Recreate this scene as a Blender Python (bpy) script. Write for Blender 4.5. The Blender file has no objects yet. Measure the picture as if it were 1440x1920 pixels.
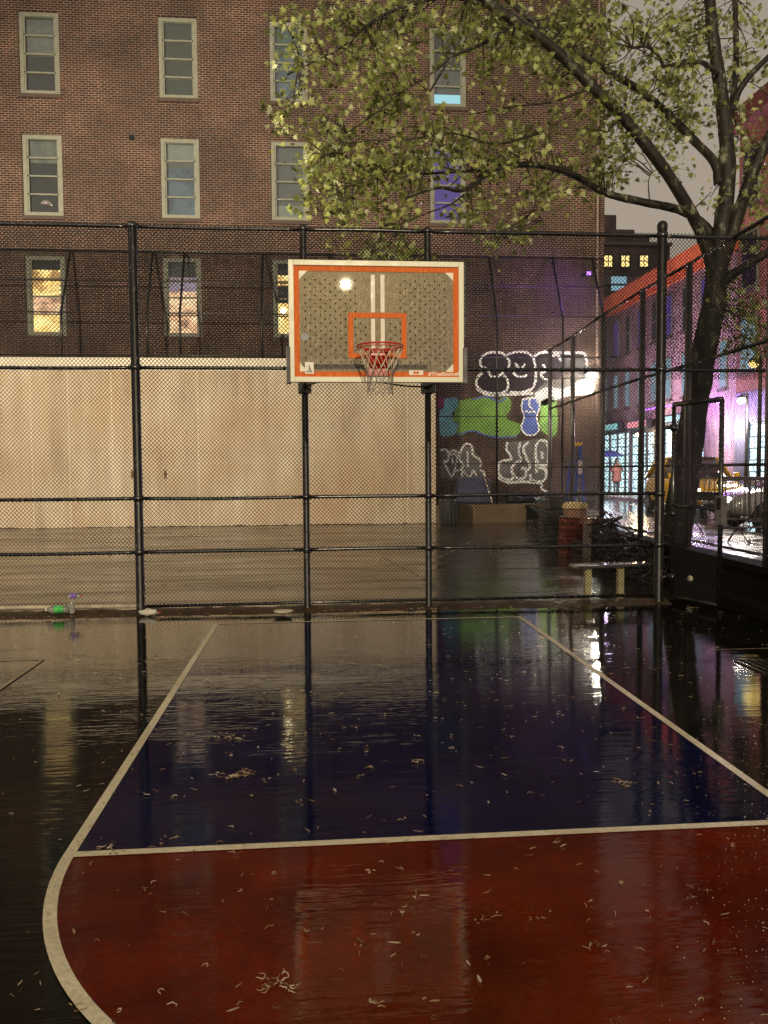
import bpy, math, random
from mathutils import Vector, Matrix
R=math.radians
random.seed(7)
S=bpy.context.scene
COL=S.collection
# ------------------------------------------------------------------ camera, world, sun, exposure
FPX,PITCH,YAW,ROLL,CH=1517.0,.052,.0854,-.0068,1.8145
_F=Vector((math.sin(YAW)*math.cos(PITCH),math.cos(YAW)*math.cos(PITCH),-math.sin(PITCH)))
_R=Vector((math.cos(YAW),-math.sin(YAW),0)); _U=_R.cross(_F)
_R2=_R*math.cos(ROLL)+_U*math.sin(ROLL); _U2=-_R*math.sin(ROLL)+_U*math.cos(ROLL)
cd=bpy.data.cameras.new('camera'); cam=bpy.data.objects.new('camera',cd); COL.objects.link(cam)
M3=Matrix((_R2,_U2,-_F)).transposed(); cam.matrix_world=Matrix.Translation((0,0,CH))@M3.to_4x4()
cd.sensor_fit='VERTICAL'; cd.sensor_height=24; cd.lens=24*FPX/1920; cd.clip_end=500; cd.clip_start=.05
S.camera=cam
W=bpy.data.worlds.new('World'); S.world=W; W.use_nodes=True
nt=W.node_tree; nt.nodes.clear()
wo=nt.nodes.new('ShaderNodeOutputWorld'); bg=nt.nodes.new('ShaderNodeBackground')
tc=nt.nodes.new('ShaderNodeTexCoord'); sp=nt.nodes.new('ShaderNodeSeparateXYZ'); cr=nt.nodes.new('ShaderNodeValToRGB')
cr.color_ramp.elements[0].color=(.35,.29,.235,1); cr.color_ramp.elements[1].color=(.25,.215,.17,1)
cr.color_ramp.elements[1].position=.8
nt.links.new(tc.outputs['Generated'],sp.inputs[0]); nt.links.new(sp.outputs[2],cr.inputs[0]); nt.links.new(cr.outputs[0],bg.inputs[0]); nt.links.new(bg.outputs[0],wo.inputs[0])
bg.inputs[1].default_value=1.0
sd=bpy.data.lights.new('sun','SUN'); sun=bpy.data.objects.new('sun',sd); COL.objects.link(sun)
sd.energy=.22; sd.angle=R(.6); sd.color=(1,.86,.68)
sun.rotation_euler=Vector((.22,1,-.42)).to_track_quat('-Z','Y').to_euler()   # weak even glow of the city floodlights from behind the camera
S.view_settings.view_transform='Standard'; S.view_settings.look='None'; S.view_settings.exposure=.3; S.view_settings.gamma=1

def ray(u,v,y=None,z=None,x=None):
    d=_F+_R2*((u-720)/FPX)-_U2*((v-960)/FPX)
    if y is not None: t=y/d.y
    elif z is not None: t=(z-CH)/d.z
    else: t=x/d.x
    return Vector((0,0,CH))+d*t
# ------------------------------------------------------------------ materials
class MT:
    def __init__(s,name):
        s.m=bpy.data.materials.new(name); s.m.use_nodes=True; s.t=s.m.node_tree; s.p=s.t.nodes['Principled BSDF']; s.out=s.t.nodes['Material Output']
    def n(s,ty,**k):
        a=s.t.nodes.new('ShaderNode'+ty)
        for q,v in k.items():
            if hasattr(a,q) and q not in('inputs',): setattr(a,q,v)
        return a
    def l(s,a,b): s.t.links.new(a,b)
    def set(s,**k):
        nm={'col':'Base Color','rough':'Roughness','metal':'Metallic','spec':'Specular IOR Level','trans':'Transmission Weight','ior':'IOR','em':'Emission Color','es':'Emission Strength','coat':'Coat Weight','coatr':'Coat Roughness','sss':'Subsurface Weight','alpha':'Alpha'}
        for q,v in k.items():
            if q in('col','em') and len(v)==3: v=(*v,1)
            s.p.inputs[nm[q]].default_value=v
        return s
    def pos(s,scale=(1,1,1),coord='Object'):
        t=s.n('TexCoord'); mp=s.n('Mapping'); mp.inputs['Scale'].default_value=scale; s.l(t.outputs[coord],mp.inputs[0]); return mp.outputs[0]
    def noise(s,vec,scale,detail=4,rough=.6):
        n=s.n('TexNoise'); n.inputs['Scale'].default_value=scale; n.inputs['Detail'].default_value=detail; n.inputs['Roughness'].default_value=rough; s.l(vec,n.inputs['Vector']); return n.outputs[0]
    def ramp(s,fac,stops):
        r=s.n('ValToRGB'); e=r.color_ramp.elements
        while len(e)<len(stops): e.new(.5)
        for i,(p,c) in enumerate(stops):
            e[i].position=p; e[i].color=(*c,1) if not isinstance(c,(int,float)) else (c,c,c,1)
        s.l(fac,r.inputs[0]); return r.outputs[0]
    def mix(s,fac,a,b,mode='MIX'):
        m=s.n('MixRGB',blend_type=mode)
        for i,x in enumerate((fac,a,b)):
            if isinstance(x,(int,float)): m.inputs[i].default_value=x if i==0 else (x,x,x,1)
            elif isinstance(x,tuple): m.inputs[i].default_value=(*x,1)
            else: s.l(x,m.inputs[i])
        return m.outputs[0]
    def bump(s,h,strength=.3,dist=.01,normal=None):
        b=s.n('Bump'); b.inputs['Strength'].default_value=strength; b.inputs['Distance'].default_value=dist; s.l(h,b.inputs['Height'])
        if normal: s.l(normal,b.inputs['Normal'])
        return b.outputs[0]
def simple(name,col,rough=.6,metal=0,var=.25,nscale=8,bump=0,**k):
    m=MT(name); m.set(col=col,rough=rough,metal=metal,**k)
    v=m.pos(); n=m.noise(v,nscale,5)
    a=tuple(c*(1-var) for c in col); b=tuple(min(1,c*(1+var)) for c in col)
    m.l(m.ramp(n,[(.3,a),(.7,b)]),m.p.inputs['Base Color'])
    r=m.ramp(n,[(.3,max(0,rough-.1)),(.7,min(1,rough+.1))]); m.l(r,m.p.inputs['Roughness'])
    if bump: m.l(m.bump(n,bump,.01),m.p.inputs['Normal'])
    return m.m
def emit(name,col,strength): 
    m=MT(name).set(col=(.02,.02,.02),em=col,es=strength,rough=.4); return m.m
def room(name,c1,c2,c3,es):
    m=MT(name); v=m.pos((1,1,1.6)); a=m.noise(v,1.6,3,.5); b=m.noise(v,9,3,.6)
    c=m.ramp(a,[(.36,c3),(.47,c2),(.62,c1)]); c=m.mix(.5,c,m.ramp(b,[(.35,.35),(.6,1.2)]),'MULTIPLY')
    m.l(c,m.p.inputs['Emission Color']); m.set(es=es,col=(.03,.03,.03),rough=.6); return m.m
def brick_mat(name,c1,c2,mortar,bw=.21,bh=.075,patch=None,ms=.013,axis='x',bias=0.):
    m=MT(name); t=m.n('TexCoord'); s=m.n('SeparateXYZ'); c=m.n('CombineXYZ'); m.l(t.outputs['Object'],s.inputs[0])
    m.l(s.outputs[0 if axis=='x' else 1],c.inputs[0]); m.l(s.outputs[2],c.inputs[1])
    b=m.n('TexBrick'); m.l(c.outputs[0],b.inputs['Vector']); b.inputs['Scale'].default_value=1; b.inputs['Brick Width'].default_value=bw; b.inputs['Row Height'].default_value=bh; b.inputs['Mortar Size'].default_value=ms; b.inputs['Mortar Smooth'].default_value=.25; b.inputs['Bias'].default_value=bias
    b.inputs['Color1'].default_value=(*c1,1); b.inputs['Color2'].default_value=(*c2,1); b.inputs['Mortar'].default_value=(*mortar,1)
    n=m.noise(c.outputs[0],.45,5,.65); n2=m.noise(c.outputs[0],6,3)
    col=m.mix(.8,b.outputs[0],m.ramp(n,[(.3,.4),(.5,.9),(.72,1.7)]),'MULTIPLY')
    col=m.mix(.55,col,m.ramp(n2,[(.3,.5),(.7,1.5)]),'MULTIPLY')
    if patch:
        mp=m.n('Mapping'); mp.inputs['Scale'].default_value=(.3,.8,1); m.l(c.outputs[0],mp.inputs[0])
        n3=m.noise(mp.outputs[0],1.1,4,.7); col=m.mix(m.ramp(n3,[(.56,0),(.74,.45)]),col,patch)
    m.l(col,m.p.inputs['Base Color']); m.set(rough=.85)
    m.l(m.bump(b.outputs[1],-.6,.012),m.p.inputs['Normal']); return m.m
def wet(name,col,col2,rl=.01,rh=.05,ripple=.11,grain=.035,scale=1.0,wear=None):
    """rain-wet painted asphalt: dark body colour, glossy water film broken by grain"""
    m=MT(name); v=m.pos(); g=m.noise(v,1.3*scale,6,.6); f=m.noise(v,55,3,.7); f2=m.noise(v,210,2,.5)
    c=m.mix(m.ramp(g,[(.35,0),(.68,1)]),col,col2); c=m.mix(.5,c,m.ramp(f,[(.3,.55),(.7,1.45)]),'MULTIPLY')
    if wear: c=m.mix(m.ramp(m.noise(v,14,6,.75),[(.58,0),(.7,.8)]),c,wear)
    m.l(c,m.p.inputs['Base Color'])
    vs=m.pos((.32,1.5,1)); w=m.noise(vs,1.1,5,.6); w2=m.noise(vs,7,2,.5); w3=m.noise(m.pos((.25,1.5,1)),17,2,.5)
    pu=m.noise(m.pos((.25,.8,1)),.55,6,.65); rr_=m.mix(m.ramp(pu,[(.56,0),(.72,1)]),m.ramp(w,[(.4,rl),(.62,rh)]),min(.3,rh*2.4)); m.l(rr_,m.p.inputs['Roughness'])
    m.set(spec=.5,ior=1.5)
    b1=m.bump(w2,ripple,.008)
    bb=m.n('Bump'); bb.inputs['Distance'].default_value=.008; m.l(w3,bb.inputs['Height']); m.l(b1,bb.inputs['Normal']); m.l(m.ramp(m.noise(m.pos((.5,1.2,1)),1.0,5,.7),[(.4,.03),(.55,.22),(.72,.75)]),bb.inputs['Strength'])
    b3=m.bump(f,grain,.004,bb.outputs[0])
    m.l(b3,m.p.inputs['Normal']); return m.m
m_ground=wet('wet_asphalt',(.003,.003,.0023),(.009,.008,.006))
m_blue=wet('wet_blue_paint',(.001,.0018,.018),(.002,.0035,.034))
m_red=wet('wet_red_paint',(.045,.0028,.0006),(.12,.010,.0012),rh=.07,ripple=.2)
m_line=wet('worn_line_paint',(.42,.37,.26),(.6,.54,.4),rl=.3,rh=.5,grain=.5,wear=(.12,.09,.06))
m_faint=wet('faint_line_paint',(.2,.16,.1),(.3,.25,.16),rl=.2,rh=.4)
m_street=wet('wet_street',(.04,.036,.04),(.07,.06,.06),rl=.05,rh=.25)
m_walk=wet('wet_sidewalk',(.16,.13,.11),(.24,.2,.17),rl=.15,rh=.4)
m_brick=brick_mat('brown_brick',(.010,.003,.0025),(.043,.010,.0065),(.19,.13,.095),patch=(.10,.045,.028),ms=.0135)
m_brick_r=brick_mat('rowhouse_brick',(.15,.065,.07),(.26,.12,.11),(.33,.25,.25),axis='y')
m_brick_red=brick_mat('red_brick',(.12,.03,.025),(.18,.05,.04),(.3,.12,.09),axis='y')
m_brick_far=brick_mat('far_brick',(.07,.045,.05),(.11,.07,.075),(.13,.1,.1))
m_black=simple('black_vinyl',(.008,.0075,.008),.35,0,.3,20)
m_post=MT('black_painted_steel')
_v=m_post.pos((1,1,.35)); _n=m_post.noise(_v,26,6,.75)
m_post.l(m_post.ramp(_n,[(.6,(.009,.008,.009)),(.66,(.22,.19,.17)),(.72,(.12,.05,.02))]),m_post.p.inputs['Base Color']); m_post.set(rough=.38,spec=.4); m_post=m_post.m
m_blackm=simple('black_rail_paint',(.01,.009,.011),.25,0,.4,30,spec=.8)
m_galv=simple('galvanised_pipe',(.2,.18,.18),.35,.6,.35,9)
m_white=simple('white_enamel',(.66,.64,.5),.4,0,.07,6)
m_orange=MT('orange_paint'); _v=m_orange.pos((6,1,1.2)); _n=m_orange.noise(_v,7,6,.75)
m_orange.l(m_orange.ramp(_n,[(.3,(.5,.08,.006)),(.55,(.65,.13,.01)),(.72,(.7,.27,.06))]),m_orange.p.inputs['Base Color']); m_orange.set(rough=.6,spec=.25); m_orange=m_orange.m
m_red_rim=simple('red_rim_paint',(.5,.02,.008),.3,0,.2,30,coat=.5)
m_net=simple('net_cord',(.6,.53,.4),.8,0,.3,40)
m_net2=simple('net_chain',(.3,.27,.24),.4,.6,.3,60)
m_guard=simple('grey_guard_metal',(.14,.13,.13),.35,.5,.2,12)
m_frame=simple('pale_window_frame',(.2,.2,.155),.6,0,.18,5)
m_sillm=simple('brown_stone_sill',(.07,.045,.035),.8,0,.3,6)
m_concrete=MT('stained_concrete')
_v=m_concrete.pos((1,1,.3)); _n=m_concrete.noise(_v,1.1,8,.7); _v2=m_concrete.pos(); _n2=m_concrete.noise(_v2,.35,4,.6); _n3=m_concrete.noise(_v2,30,3)
_c=m_concrete.ramp(_n,[(.3,(.29,.22,.15)),(.44,(.41,.33,.235)),(.6,(.48,.40,.30)),(.75,(.56,.5,.41))])
_c=m_concrete.mix(m_concrete.ramp(_n2,[(.42,0),(.68,.55)]),_c,(.36,.22,.11))
_n4=m_concrete.noise(m_concrete.pos((2.6,1,.1)),1.5,5,.6); _c=m_concrete.mix(.25,_c,m_concrete.ramp(_n4,[(.35,.72),(.6,1.08)]),'MULTIPLY')
_c=m_concrete.mix(.35,_c,m_concrete.ramp(_n3,[(.3,.75),(.7,1.2)]),'MULTIPLY')
m_concrete.l(_c,m_concrete.p.inputs['Base Color']); m_concrete.set(rough=.75); m_concrete.l(m_concrete.bump(_n3,.3,.01),m_concrete.p.inputs['Normal']); m_concrete=m_concrete.m
m_cap=simple('pale_concrete_band',(.56,.5,.4),.7,0,.15,2)
m_joint=simple('dark_joint',(.2,.15,.1),.8)
m_lowwall=simple('dark_low_wall',(.005,.0045,.004),.8,0,.4,3,.4,spec=.12)
m_dirt=simple('wet_dirt',(.045,.026,.014),.5,0,.6,12,.8)
m_ledge=simple('tan_ledge_concrete',(.10,.065,.035),.7,0,.4,2,.3)
m_bark=MT('sycamore_bark')
_v=m_bark.pos((1,1,.55)); _n=m_bark.noise(_v,7,6,.7)
m_bark.l(m_bark.ramp(_n,[(.42,(.012,.009,.007)),(.55,(.03,.023,.016)),(.6,(.13,.13,.075)),(.68,(.38,.36,.26))]),m_bark.p.inputs['Base Color']); m_bark.set(rough=.6); m_bark.l(m_bark.bump(m_bark.noise(_v,22,5),.6,.02),m_bark.p.inputs['Normal']); m_bark=m_bark.m
m_twig=simple('twig_bark',(.05,.035,.022),.7,0,.3,10)
def leafmat(name,cols):
    m=MT(name); g=m.n('NewGeometry'); c=m.ramp(g.outputs['Random Per Island'],cols)
    m.l(c,m.p.inputs['Base Color']); m.set(rough=.38,spec=.6)
    tr=m.n('BsdfTranslucent'); m.l(c,tr.inputs[0]); mx=m.n('MixShader'); mx.inputs[0].default_value=.5
    m.l(m.p.outputs[0],mx.inputs[1]); m.l(tr.outputs[0],mx.inputs[2]); m.l(mx.outputs[0],m.out.inputs[0]); return m.m
m_leaf=leafmat('sycamore_leaf',[(0,(.09,.10,.03)),(.3,(.22,.25,.07)),(.6,(.40,.44,.13)),(.85,(.6,.66,.2)),(1,(.8,.84,.5))])
m_seed=simple('seed_ball',(.02,.012,.008),.9)
def glass(name,tint=(.8,.85,.85),refl=.14,rough=0.0):
    m=MT(name); m.t.nodes.remove(m.p)
    gl=m.n('BsdfGlossy'); gl.inputs[0].default_value=(.9,.9,.9,1); gl.inputs['Roughness'].default_value=rough
    
    tr=m.n('BsdfTransparent'); tr.inputs[0].default_value=(*tint,1)
    fr=m.n('Fresnel'); fr.inputs[0].default_value=1.5
    ma=m.n('Math',operation='ADD'); m.l(fr.outputs[0],ma.inputs[0]); ma.inputs[1].default_value=refl-.04
    mx=m.n('MixShader'); m.l(ma.outputs[0],mx.inputs[0]); m.l(tr.outputs[0],mx.inputs[1]); m.l(gl.outputs[0],mx.inputs[2]); m.l(mx.outputs[0],m.out.inputs[0]); return m.m
m_glass=glass('window_glass')
# backboard glass : hazed, rain-streaked acrylic
def board_glass():
    m=MT('wet_backboard_glass'); m.t.nodes.remove(m.p)
    v=m.pos((9,1,1.3)); st=m.noise(v,6,6,.8); v2=m.pos(); sp=m.noise(v2,60,4,.8)
    h=m.mix(.5,st,sp)
    df=m.n('BsdfDiffuse'); m.l(m.ramp(h,[(.36,(.22,.175,.12)),(.5,(.36,.295,.21)),(.62,(.75,.63,.45))]),df.inputs[0])
    tl=m.n('BsdfTranslucent'); tl.inputs[0].default_value=(.5,.45,.38,1)
    a=m.n('MixShader'); a.inputs[0].default_value=.3; m.l(df.outputs[0],a.inputs[1]); m.l(tl.outputs[0],a.inputs[2])
    rf=m.n('BsdfTransparent'); rf.inputs[0].default_value=(.85,.82,.76,1)
    b=m.n('MixShader'); m.l(m.ramp(h,[(.38,.34),(.64,.88)]),b.inputs[0]); m.l(rf.outputs[0],b.inputs[1]); m.l(a.outputs[0],b.inputs[2])
    gl=m.n('BsdfGlossy'); gl.inputs['Roughness'].default_value=0.012; m.l(m.bump(h,.05,.0008),gl.inputs['Normal'])
    gl2=m.n('BsdfGlossy'); gl2.inputs['Roughness'].default_value=.16; m.l(m.bump(h,.5,.004),gl2.inputs['Normal']); gl2.inputs[0].default_value=(1,.85,.3,1)
    g=m.n('MixShader'); g.inputs[0].default_value=0.03; m.l(gl.outputs[0],g.inputs[1]); m.l(gl2.outputs[0],g.inputs[2])
    c=m.n('MixShader'); c.inputs[0].default_value=.09; m.l(b.outputs[0],c.inputs[1]); m.l(g.outputs[0],c.inputs[2]); m.l(c.outputs[0],m.out.inputs[0]); return m.m
m_board=board_glass()
# ------------------------------------------------------------------ mesh helpers
ORG={}
def cr(pts,n=5):
    """Catmull-Rom through points (Vectors)"""
    P=[Vector(p) for p in pts]; P=[P[0]*2-P[1]]+P+[P[-1]*2-P[-2]]; o=[]
    for i in range(1,len(P)-2):
        a,b,c,d=P[i-1:i+3]
        for k in range(n):
            t=k/n; o.append(.5*((2*b)+(c-a)*t+(2*a-5*b+4*c-d)*t*t+(3*b-a-3*c+d)*t**3))
    o.append(P[-2]); return o
class MB:
    def __init__(s): s.v=[]; s.f=[]
    def add(s,vs,fs): k=len(s.v); s.v.extend([tuple(v) for v in vs]); s.f.extend([tuple(i+k for i in f) for f in fs]); return s
    def box(s,a,b,M=None):
        x0,y0,z0=a; x1,y1,z1=b
        vs=[Vector(p) for p in((x0,y0,z0),(x1,y0,z0),(x1,y1,z0),(x0,y1,z0),(x0,y0,z1),(x1,y0,z1),(x1,y1,z1),(x0,y1,z1))]
        if M: vs=[M@v for v in vs]
        return s.add(vs,[(0,3,2,1),(4,5,6,7),(0,1,5,4),(1,2,6,5),(2,3,7,6),(3,0,4,7)])
    def tube(s,pts,r,n=8,cap=True,M=None):
        pts=[Vector(p) for p in pts]
        if M: pts=[M@p for p in pts]
        L=len(pts); rs=r if isinstance(r,(list,tuple)) else [r]*L
        k=len(s.v); up=None
        for i,p in enumerate(pts):
            t=(pts[min(i+1,L-1)]-pts[max(i-1,0)]); 
            t=t.normalized() if t.length>1e-9 else Vector((0,0,1))
            if up is None:
                up=Vector((0,0,1)) if abs(t.z)<.9 else Vector((1,0,0))
            a=t.cross(up); 
            if a.length<1e-6: a=t.cross(Vector((0,1,0)))
            a.normalize(); b=a.cross(t).normalized(); up=b
            for j in range(n):
                q=2*math.pi*j/n; s.v.append(tuple(p+(a*math.cos(q)+b*math.sin(q))*rs[i]))
        for i in range(L-1):
            for j in range(n):
                s.f.append((k+i*n+j,k+i*n+(j+1)%n,k+(i+1)*n+(j+1)%n,k+(i+1)*n+j))
        if cap: s.f.append(tuple(k+j for j in range(n))[::-1]); s.f.append(tuple(k+(L-1)*n+j for j in range(n)))
        return s
    def lathe(s,prof,c=(0,0,0),n=16,M=None):
        k=len(s.v); c=Vector(c)
        for r,z in prof:
            for j in range(n):
                q=2*math.pi*j/n; p=Vector((r*math.cos(q),r*math.sin(q),z)); 
                if M: p=M@p
                s.v.append(tuple(p+c))
        for i in range(len(prof)-1):
            for j in range(n): s.f.append((k+i*n+j,k+i*n+(j+1)%n,k+(i+1)*n+(j+1)%n,k+(i+1)*n+j))
        s.f.append(tuple(k+j for j in range(n))[::-1]); s.f.append(tuple(k+(len(prof)-1)*n+j for j in range(n))); return s
    def prism(s,poly,d,M=None):
        """poly: 3D points, extruded by vector d"""
        P=[Vector(p) for p in poly]; d=Vector(d); n=len(P); vs=P+[p+d for p in P]
        if M: vs=[M@v for v in vs]
        return s.add(vs,[tuple(range(n)),tuple(range(2*n-1,n-1,-1))]+[(i,i+n,(i+1)%n+n,(i+1)%n) for i in range(n)])
    def sheet(s,poly): return s.add(poly,[tuple(range(len(poly)))])
    def build(s,name,mat,parent=None,smooth=False,bevel=0,sub=0):
        me=bpy.data.meshes.new(name); o=ORG.get(parent.name,Vector((0,0,0))) if parent else Vector((0,0,0))
        me.from_pydata([tuple(Vector(v)-o) for v in s.v] if o.length>0 else s.v,[],s.f); me.materials.append(mat)
        if smooth: me.polygons.foreach_set('use_smooth',[True]*len(me.polygons))
        ob=bpy.data.objects.new(name,me); COL.objects.link(ob)
        if parent: ob.parent=parent; ORG[ob.name]=o
        if bevel:
            b=ob.modifiers.new('bevel','BEVEL'); b.width=bevel; b.segments=2; b.limit_method='ANGLE'
        return ob
def tag(o,label=None,cat=None,group=None,kind=None):
    if label: o['label']=label
    if cat: o['category']=cat
    if group: o['group']=group
    if kind: o['kind']=kind
    return o
def thing(name,label,cat,loc=(0,0,0),group=None,world=True):
    o=bpy.data.objects.new(name,None); COL.objects.link(o); o.location=loc; o.empty_display_size=.2
    ORG[o.name]=Vector(loc) if world else Vector((0,0,0)); return tag(o,label,cat,group)
def copy_tree(o,parent=None):
    c=o.copy(); COL.objects.link(c)
    if parent: c.parent=parent
    for ch in [x for x in bpy.data.objects if x.parent==o]: copy_tree(ch,c)
    return c
def struct(mb,name,mat,label=None,**k): return tag(mb.build(name,mat,**k),label,None,None,'structure')
def place(o,loc,rz=0): o.location=loc; o.rotation_euler=(0,0,rz); return o
def chain(p0,p1,z0,z1,z1b=None,d=.05,r=.0028,lean=None,cut=None):
    """woven wire diamonds between two plan points; tops may differ; lean = offset of the top edge"""
    mb=MB(); p0=Vector((*p0,0)); p1=Vector((*p1,0)); L=(p1-p0).length; u=(p1-p0).normalized(); nn=Vector((-u.y,u.x,0)); z1b=z1 if z1b is None else z1b
    H=max(z1,z1b)-z0; lean=Vector(lean) if lean else None
    def P(s,t,o):
        zt=z1+(z1b-z1)*s/L; f=t/H
        q=p0+u*s+Vector((0,0,z0+(zt-z0)*f))+nn*o
        return q+lean*f if lean else q
    def wire(a,b,o):
        A=P(*a,o); B=P(*b,-o); t=(B-A).normalized(); n=nn*r; m=t.cross(nn).normalized()*r; k=len(mb.v)
        for q in(A,B):
            mb.v.extend([tuple(q+n),tuple(q+m),tuple(q-n),tuple(q-m)])
        for j in range(4): mb.f.append((k+j,k+(j+1)%4,k+4+(j+1)%4,k+4+j))
    hd=d*1.06
    k=-H
    ratio=d/hd
    s=-H*ratio
    while s<L:
        a0=max(0,-s/ratio); a1=min(H,(L-s)/ratio)
        if a1>a0+.01: wire((s+a0*ratio,a0),(s+a1*ratio,a1),r*.6)
        e=L-s; 
        if a1>a0+.01: wire((L-(s+a0*ratio),a0),(L-(s+a1*ratio),a1),-r*.6)
        s+=d
    return mb
# ------------------------------------------------------------------ setting : ground and court paint
struct(MB().sheet([(-70,-25,0),(70,-25,0),(70,28.5,0),(-70,28.5,0)]),'ground',m_ground,'rain-wet dark asphalt of the two fenced courts')
m_back=wet('wet_rough_asphalt',(.022,.017,.011),(.05,.038,.024),rl=.1,rh=.3,ripple=.25,grain=.15)
struct(MB().sheet([(-20,10.62,.004),(7.3,10.62,.004),(7.3,28.4,.004),(-20,28.4,.004)]),'back_court_ground',m_back,'rougher brown wet asphalt of the court behind the near fence')
XL,XR,YB,YF=-1.176,2.484,9.643,3.853
CX=(XL+XR)/2; RC=(XR-XL)/2
struct(MB().sheet([(XL,YF,.004),(XR,YF,.004),(XR,YB,.004),(XL,YB,.004)]),'blue_key_paint',m_blue,'dark blue painted key in front of the hoop')
struct(MB().sheet([(XL,YF,.004)]+[(CX-RC*math.cos(a),YF-RC*math.sin(a),.004) for a in [math.pi*i/64 for i in range(1,64)]]+[(XR,YF,.004)]),'red_circle_paint',m_red,'red painted half circle below the free throw line')
ln=MB(); lw=.027
def gl(a,b,w=lw,z=.008):
    a=Vector((*a,z)); b=Vector((*b,z)); t=(b-a).normalized(); n=Vector((-t.y,t.x,0))*w; ln.sheet([a-n,b-n,b+n,a+n])
gl((XL,YF+.0),(XL,YB-lw)); gl((XR,YF),(XR,YB-lw)); gl((XL-lw,YB),(XR+lw,YB),.02); gl((XL+lw,YF),(XR-lw,YF))
arc=[(-math.cos(a),-math.sin(a)) for a in [math.pi*i/72 for i in range(73)]]
for i in range(72):
    (c0,s0),(c1,s1)=arc[i],arc[i+1]
    ln.sheet([(CX+c0*(RC+lw),YF+s0*(RC+lw),.008),(CX+c1*(RC+lw),YF+s1*(RC+lw),.008),(CX+c1*(RC-lw),YF+s1*(RC-lw),.008),(CX+c0*(RC-lw),YF+s0*(RC-lw),.008)])
struct(ln,'court_lines',m_line,'worn cream court lines round the key')
ln=MB(); gl((-2.66,2.5),(-2.64,8),.018); gl((-4.6,8.02),(-2.62,8.02),.012); gl((3.9,7.65),(7,7.65),.01)
gl((1.9,12.4),(1.3,17.5),.02); gl((-8,14),(5.6,14.4),.02); gl((-3.6,16),(-3.5,24),.02); gl((2.5,16.3),(3.9,20),.02)
struct(ln,'faint_court_lines',m_faint,'faint thin lines of the neighbouring courts')
# dirt kerb along the foot of the near fence
YN=10.526
k=MB(); xs=[-5+i*.12 for i in range(82)]
prof=[(-.24,.001),(-.13,.022),(.02,.05),(.1,.046),(.16,.001)]
for x in xs:
    for dy,z in prof: k.v.append((x,YN+dy+random.uniform(-.02,.02),z*random.uniform(.7,1.2)))
n=len(prof)
for i in range(len(xs)-1):
    for j in range(n-1): k.f.append((i*n+j,(i+1)*n+j,(i+1)*n+j+1,i*n+j+1))
struct(k,'kerb',m_dirt,'dirt-caked strip at the foot of the black fence',smooth=True)
# street outside the right fence, 0.4 m higher
ZS=.4
struct(MB().sheet([(9.0,-20,ZS),(80,-20,ZS),(80,120,ZS),(9.0,120,ZS)]),'road',m_street,'wet street beyond the right fence')
struct(MB().prism([(5.3,-20,.02),(5.5,5,.02),(5.62,9.6,.02),(5.7,12,.02),(5.73,13.8,.02),(5.83,16,.02),(6.05,18.6,.02),(6.16,20.8,.02),(7.1,26,.02),(8.9,26,.02),(8.9,-20,.02)],(0,0,ZS+.08)),'pavement',m_walk,'wet sidewalk between right fence and street')
struct(MB().box((13.6,24,ZS-.1),(16.1,60,ZS+.12)),'far_pavement',m_walk,'wet sidewalk in front of the lit shops')
sm=MB()
P=cr([ray(u,v,z=.0095) for u,v in((330,1296),(420,1284),(480,1272),(560,1264),(640,1255),(720,1250),(800,1252),(900,1253),(1000,1246),(1120,1250),(1240,1252))],6)
k=0
for i,p in enumerate(P):
    w_=random.uniform(.001,.008); o=random.uniform(-.06,.06); sm.v.extend([(p.x,p.y-w_+o,.0095),(p.x,p.y+w_+o,.0095)])
for i in range(len(P)-1):
    if random.random()<.6: sm.f.append((2*i,2*i+1,2*i+3,2*i+2))
struct(sm,'painted_ripple_line',simple('dark_ripple_tone',(.012,.010,.008),.75,0,.4,20),'broken dark seam running across the wet court')  # dark line painted in place of a ripple in the wet reflections
# ------------------------------------------------------------------ brick apartment building
YBD=28.6
bld=thing('apartment_building','tall brown brick apartment wall with pale framed windows behind the courts','building',(-3,YBD,0))
X0,X1,H=-18,10.42,27
cx=[ray(79,300,y=YBD).x,ray(337,300,y=YBD).x,ray(543,300,y=YBD).x,ray(840,300,y=YBD).x,-14.2]
tops=[25.15,21.15,17.12,13.12,9.12]; ww,wh=1.3,2.68
xsx=sorted([X0,X1]+[c-ww/2 for c in cx]+[c+ww/2 for c in cx]); zs=sorted([-.2,H]+tops+[t-wh for t in tops])
wb=MB()
def hole(x,z): return any(abs(x-c)<ww/2 for c in cx) and any(t-wh<z<t for t in tops)
for i in range(len(xsx)-1):
    for j in range(len(zs)-1):
        if not hole((xsx[i]+xsx[i+1])/2,(zs[j]+zs[j+1])/2):
            wb.sheet([(xsx[i],YBD,zs[j]),(xsx[i+1],YBD,zs[j]),(xsx[i+1],YBD,zs[j+1]),(xsx[i],YBD,zs[j+1])])
for c in cx:
    for t in tops:
        a,b,z0,z1=c-ww/2,c+ww/2,t-wh,t; y=YBD; e=YBD+.3
        wb.sheet([(a,y,z0),(a,y,z1),(a,e,z1),(a,e,z0)]); wb.sheet([(b,y,z0),(b,e,z0),(b,e,z1),(b,y,z1)]); wb.sheet([(a,y,z1),(b,y,z1),(b,e,z1),(a,e,z1)]); wb.sheet([(a,y,z0),(a,e,z0),(b,e,z0),(b,y,z0)])
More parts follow.
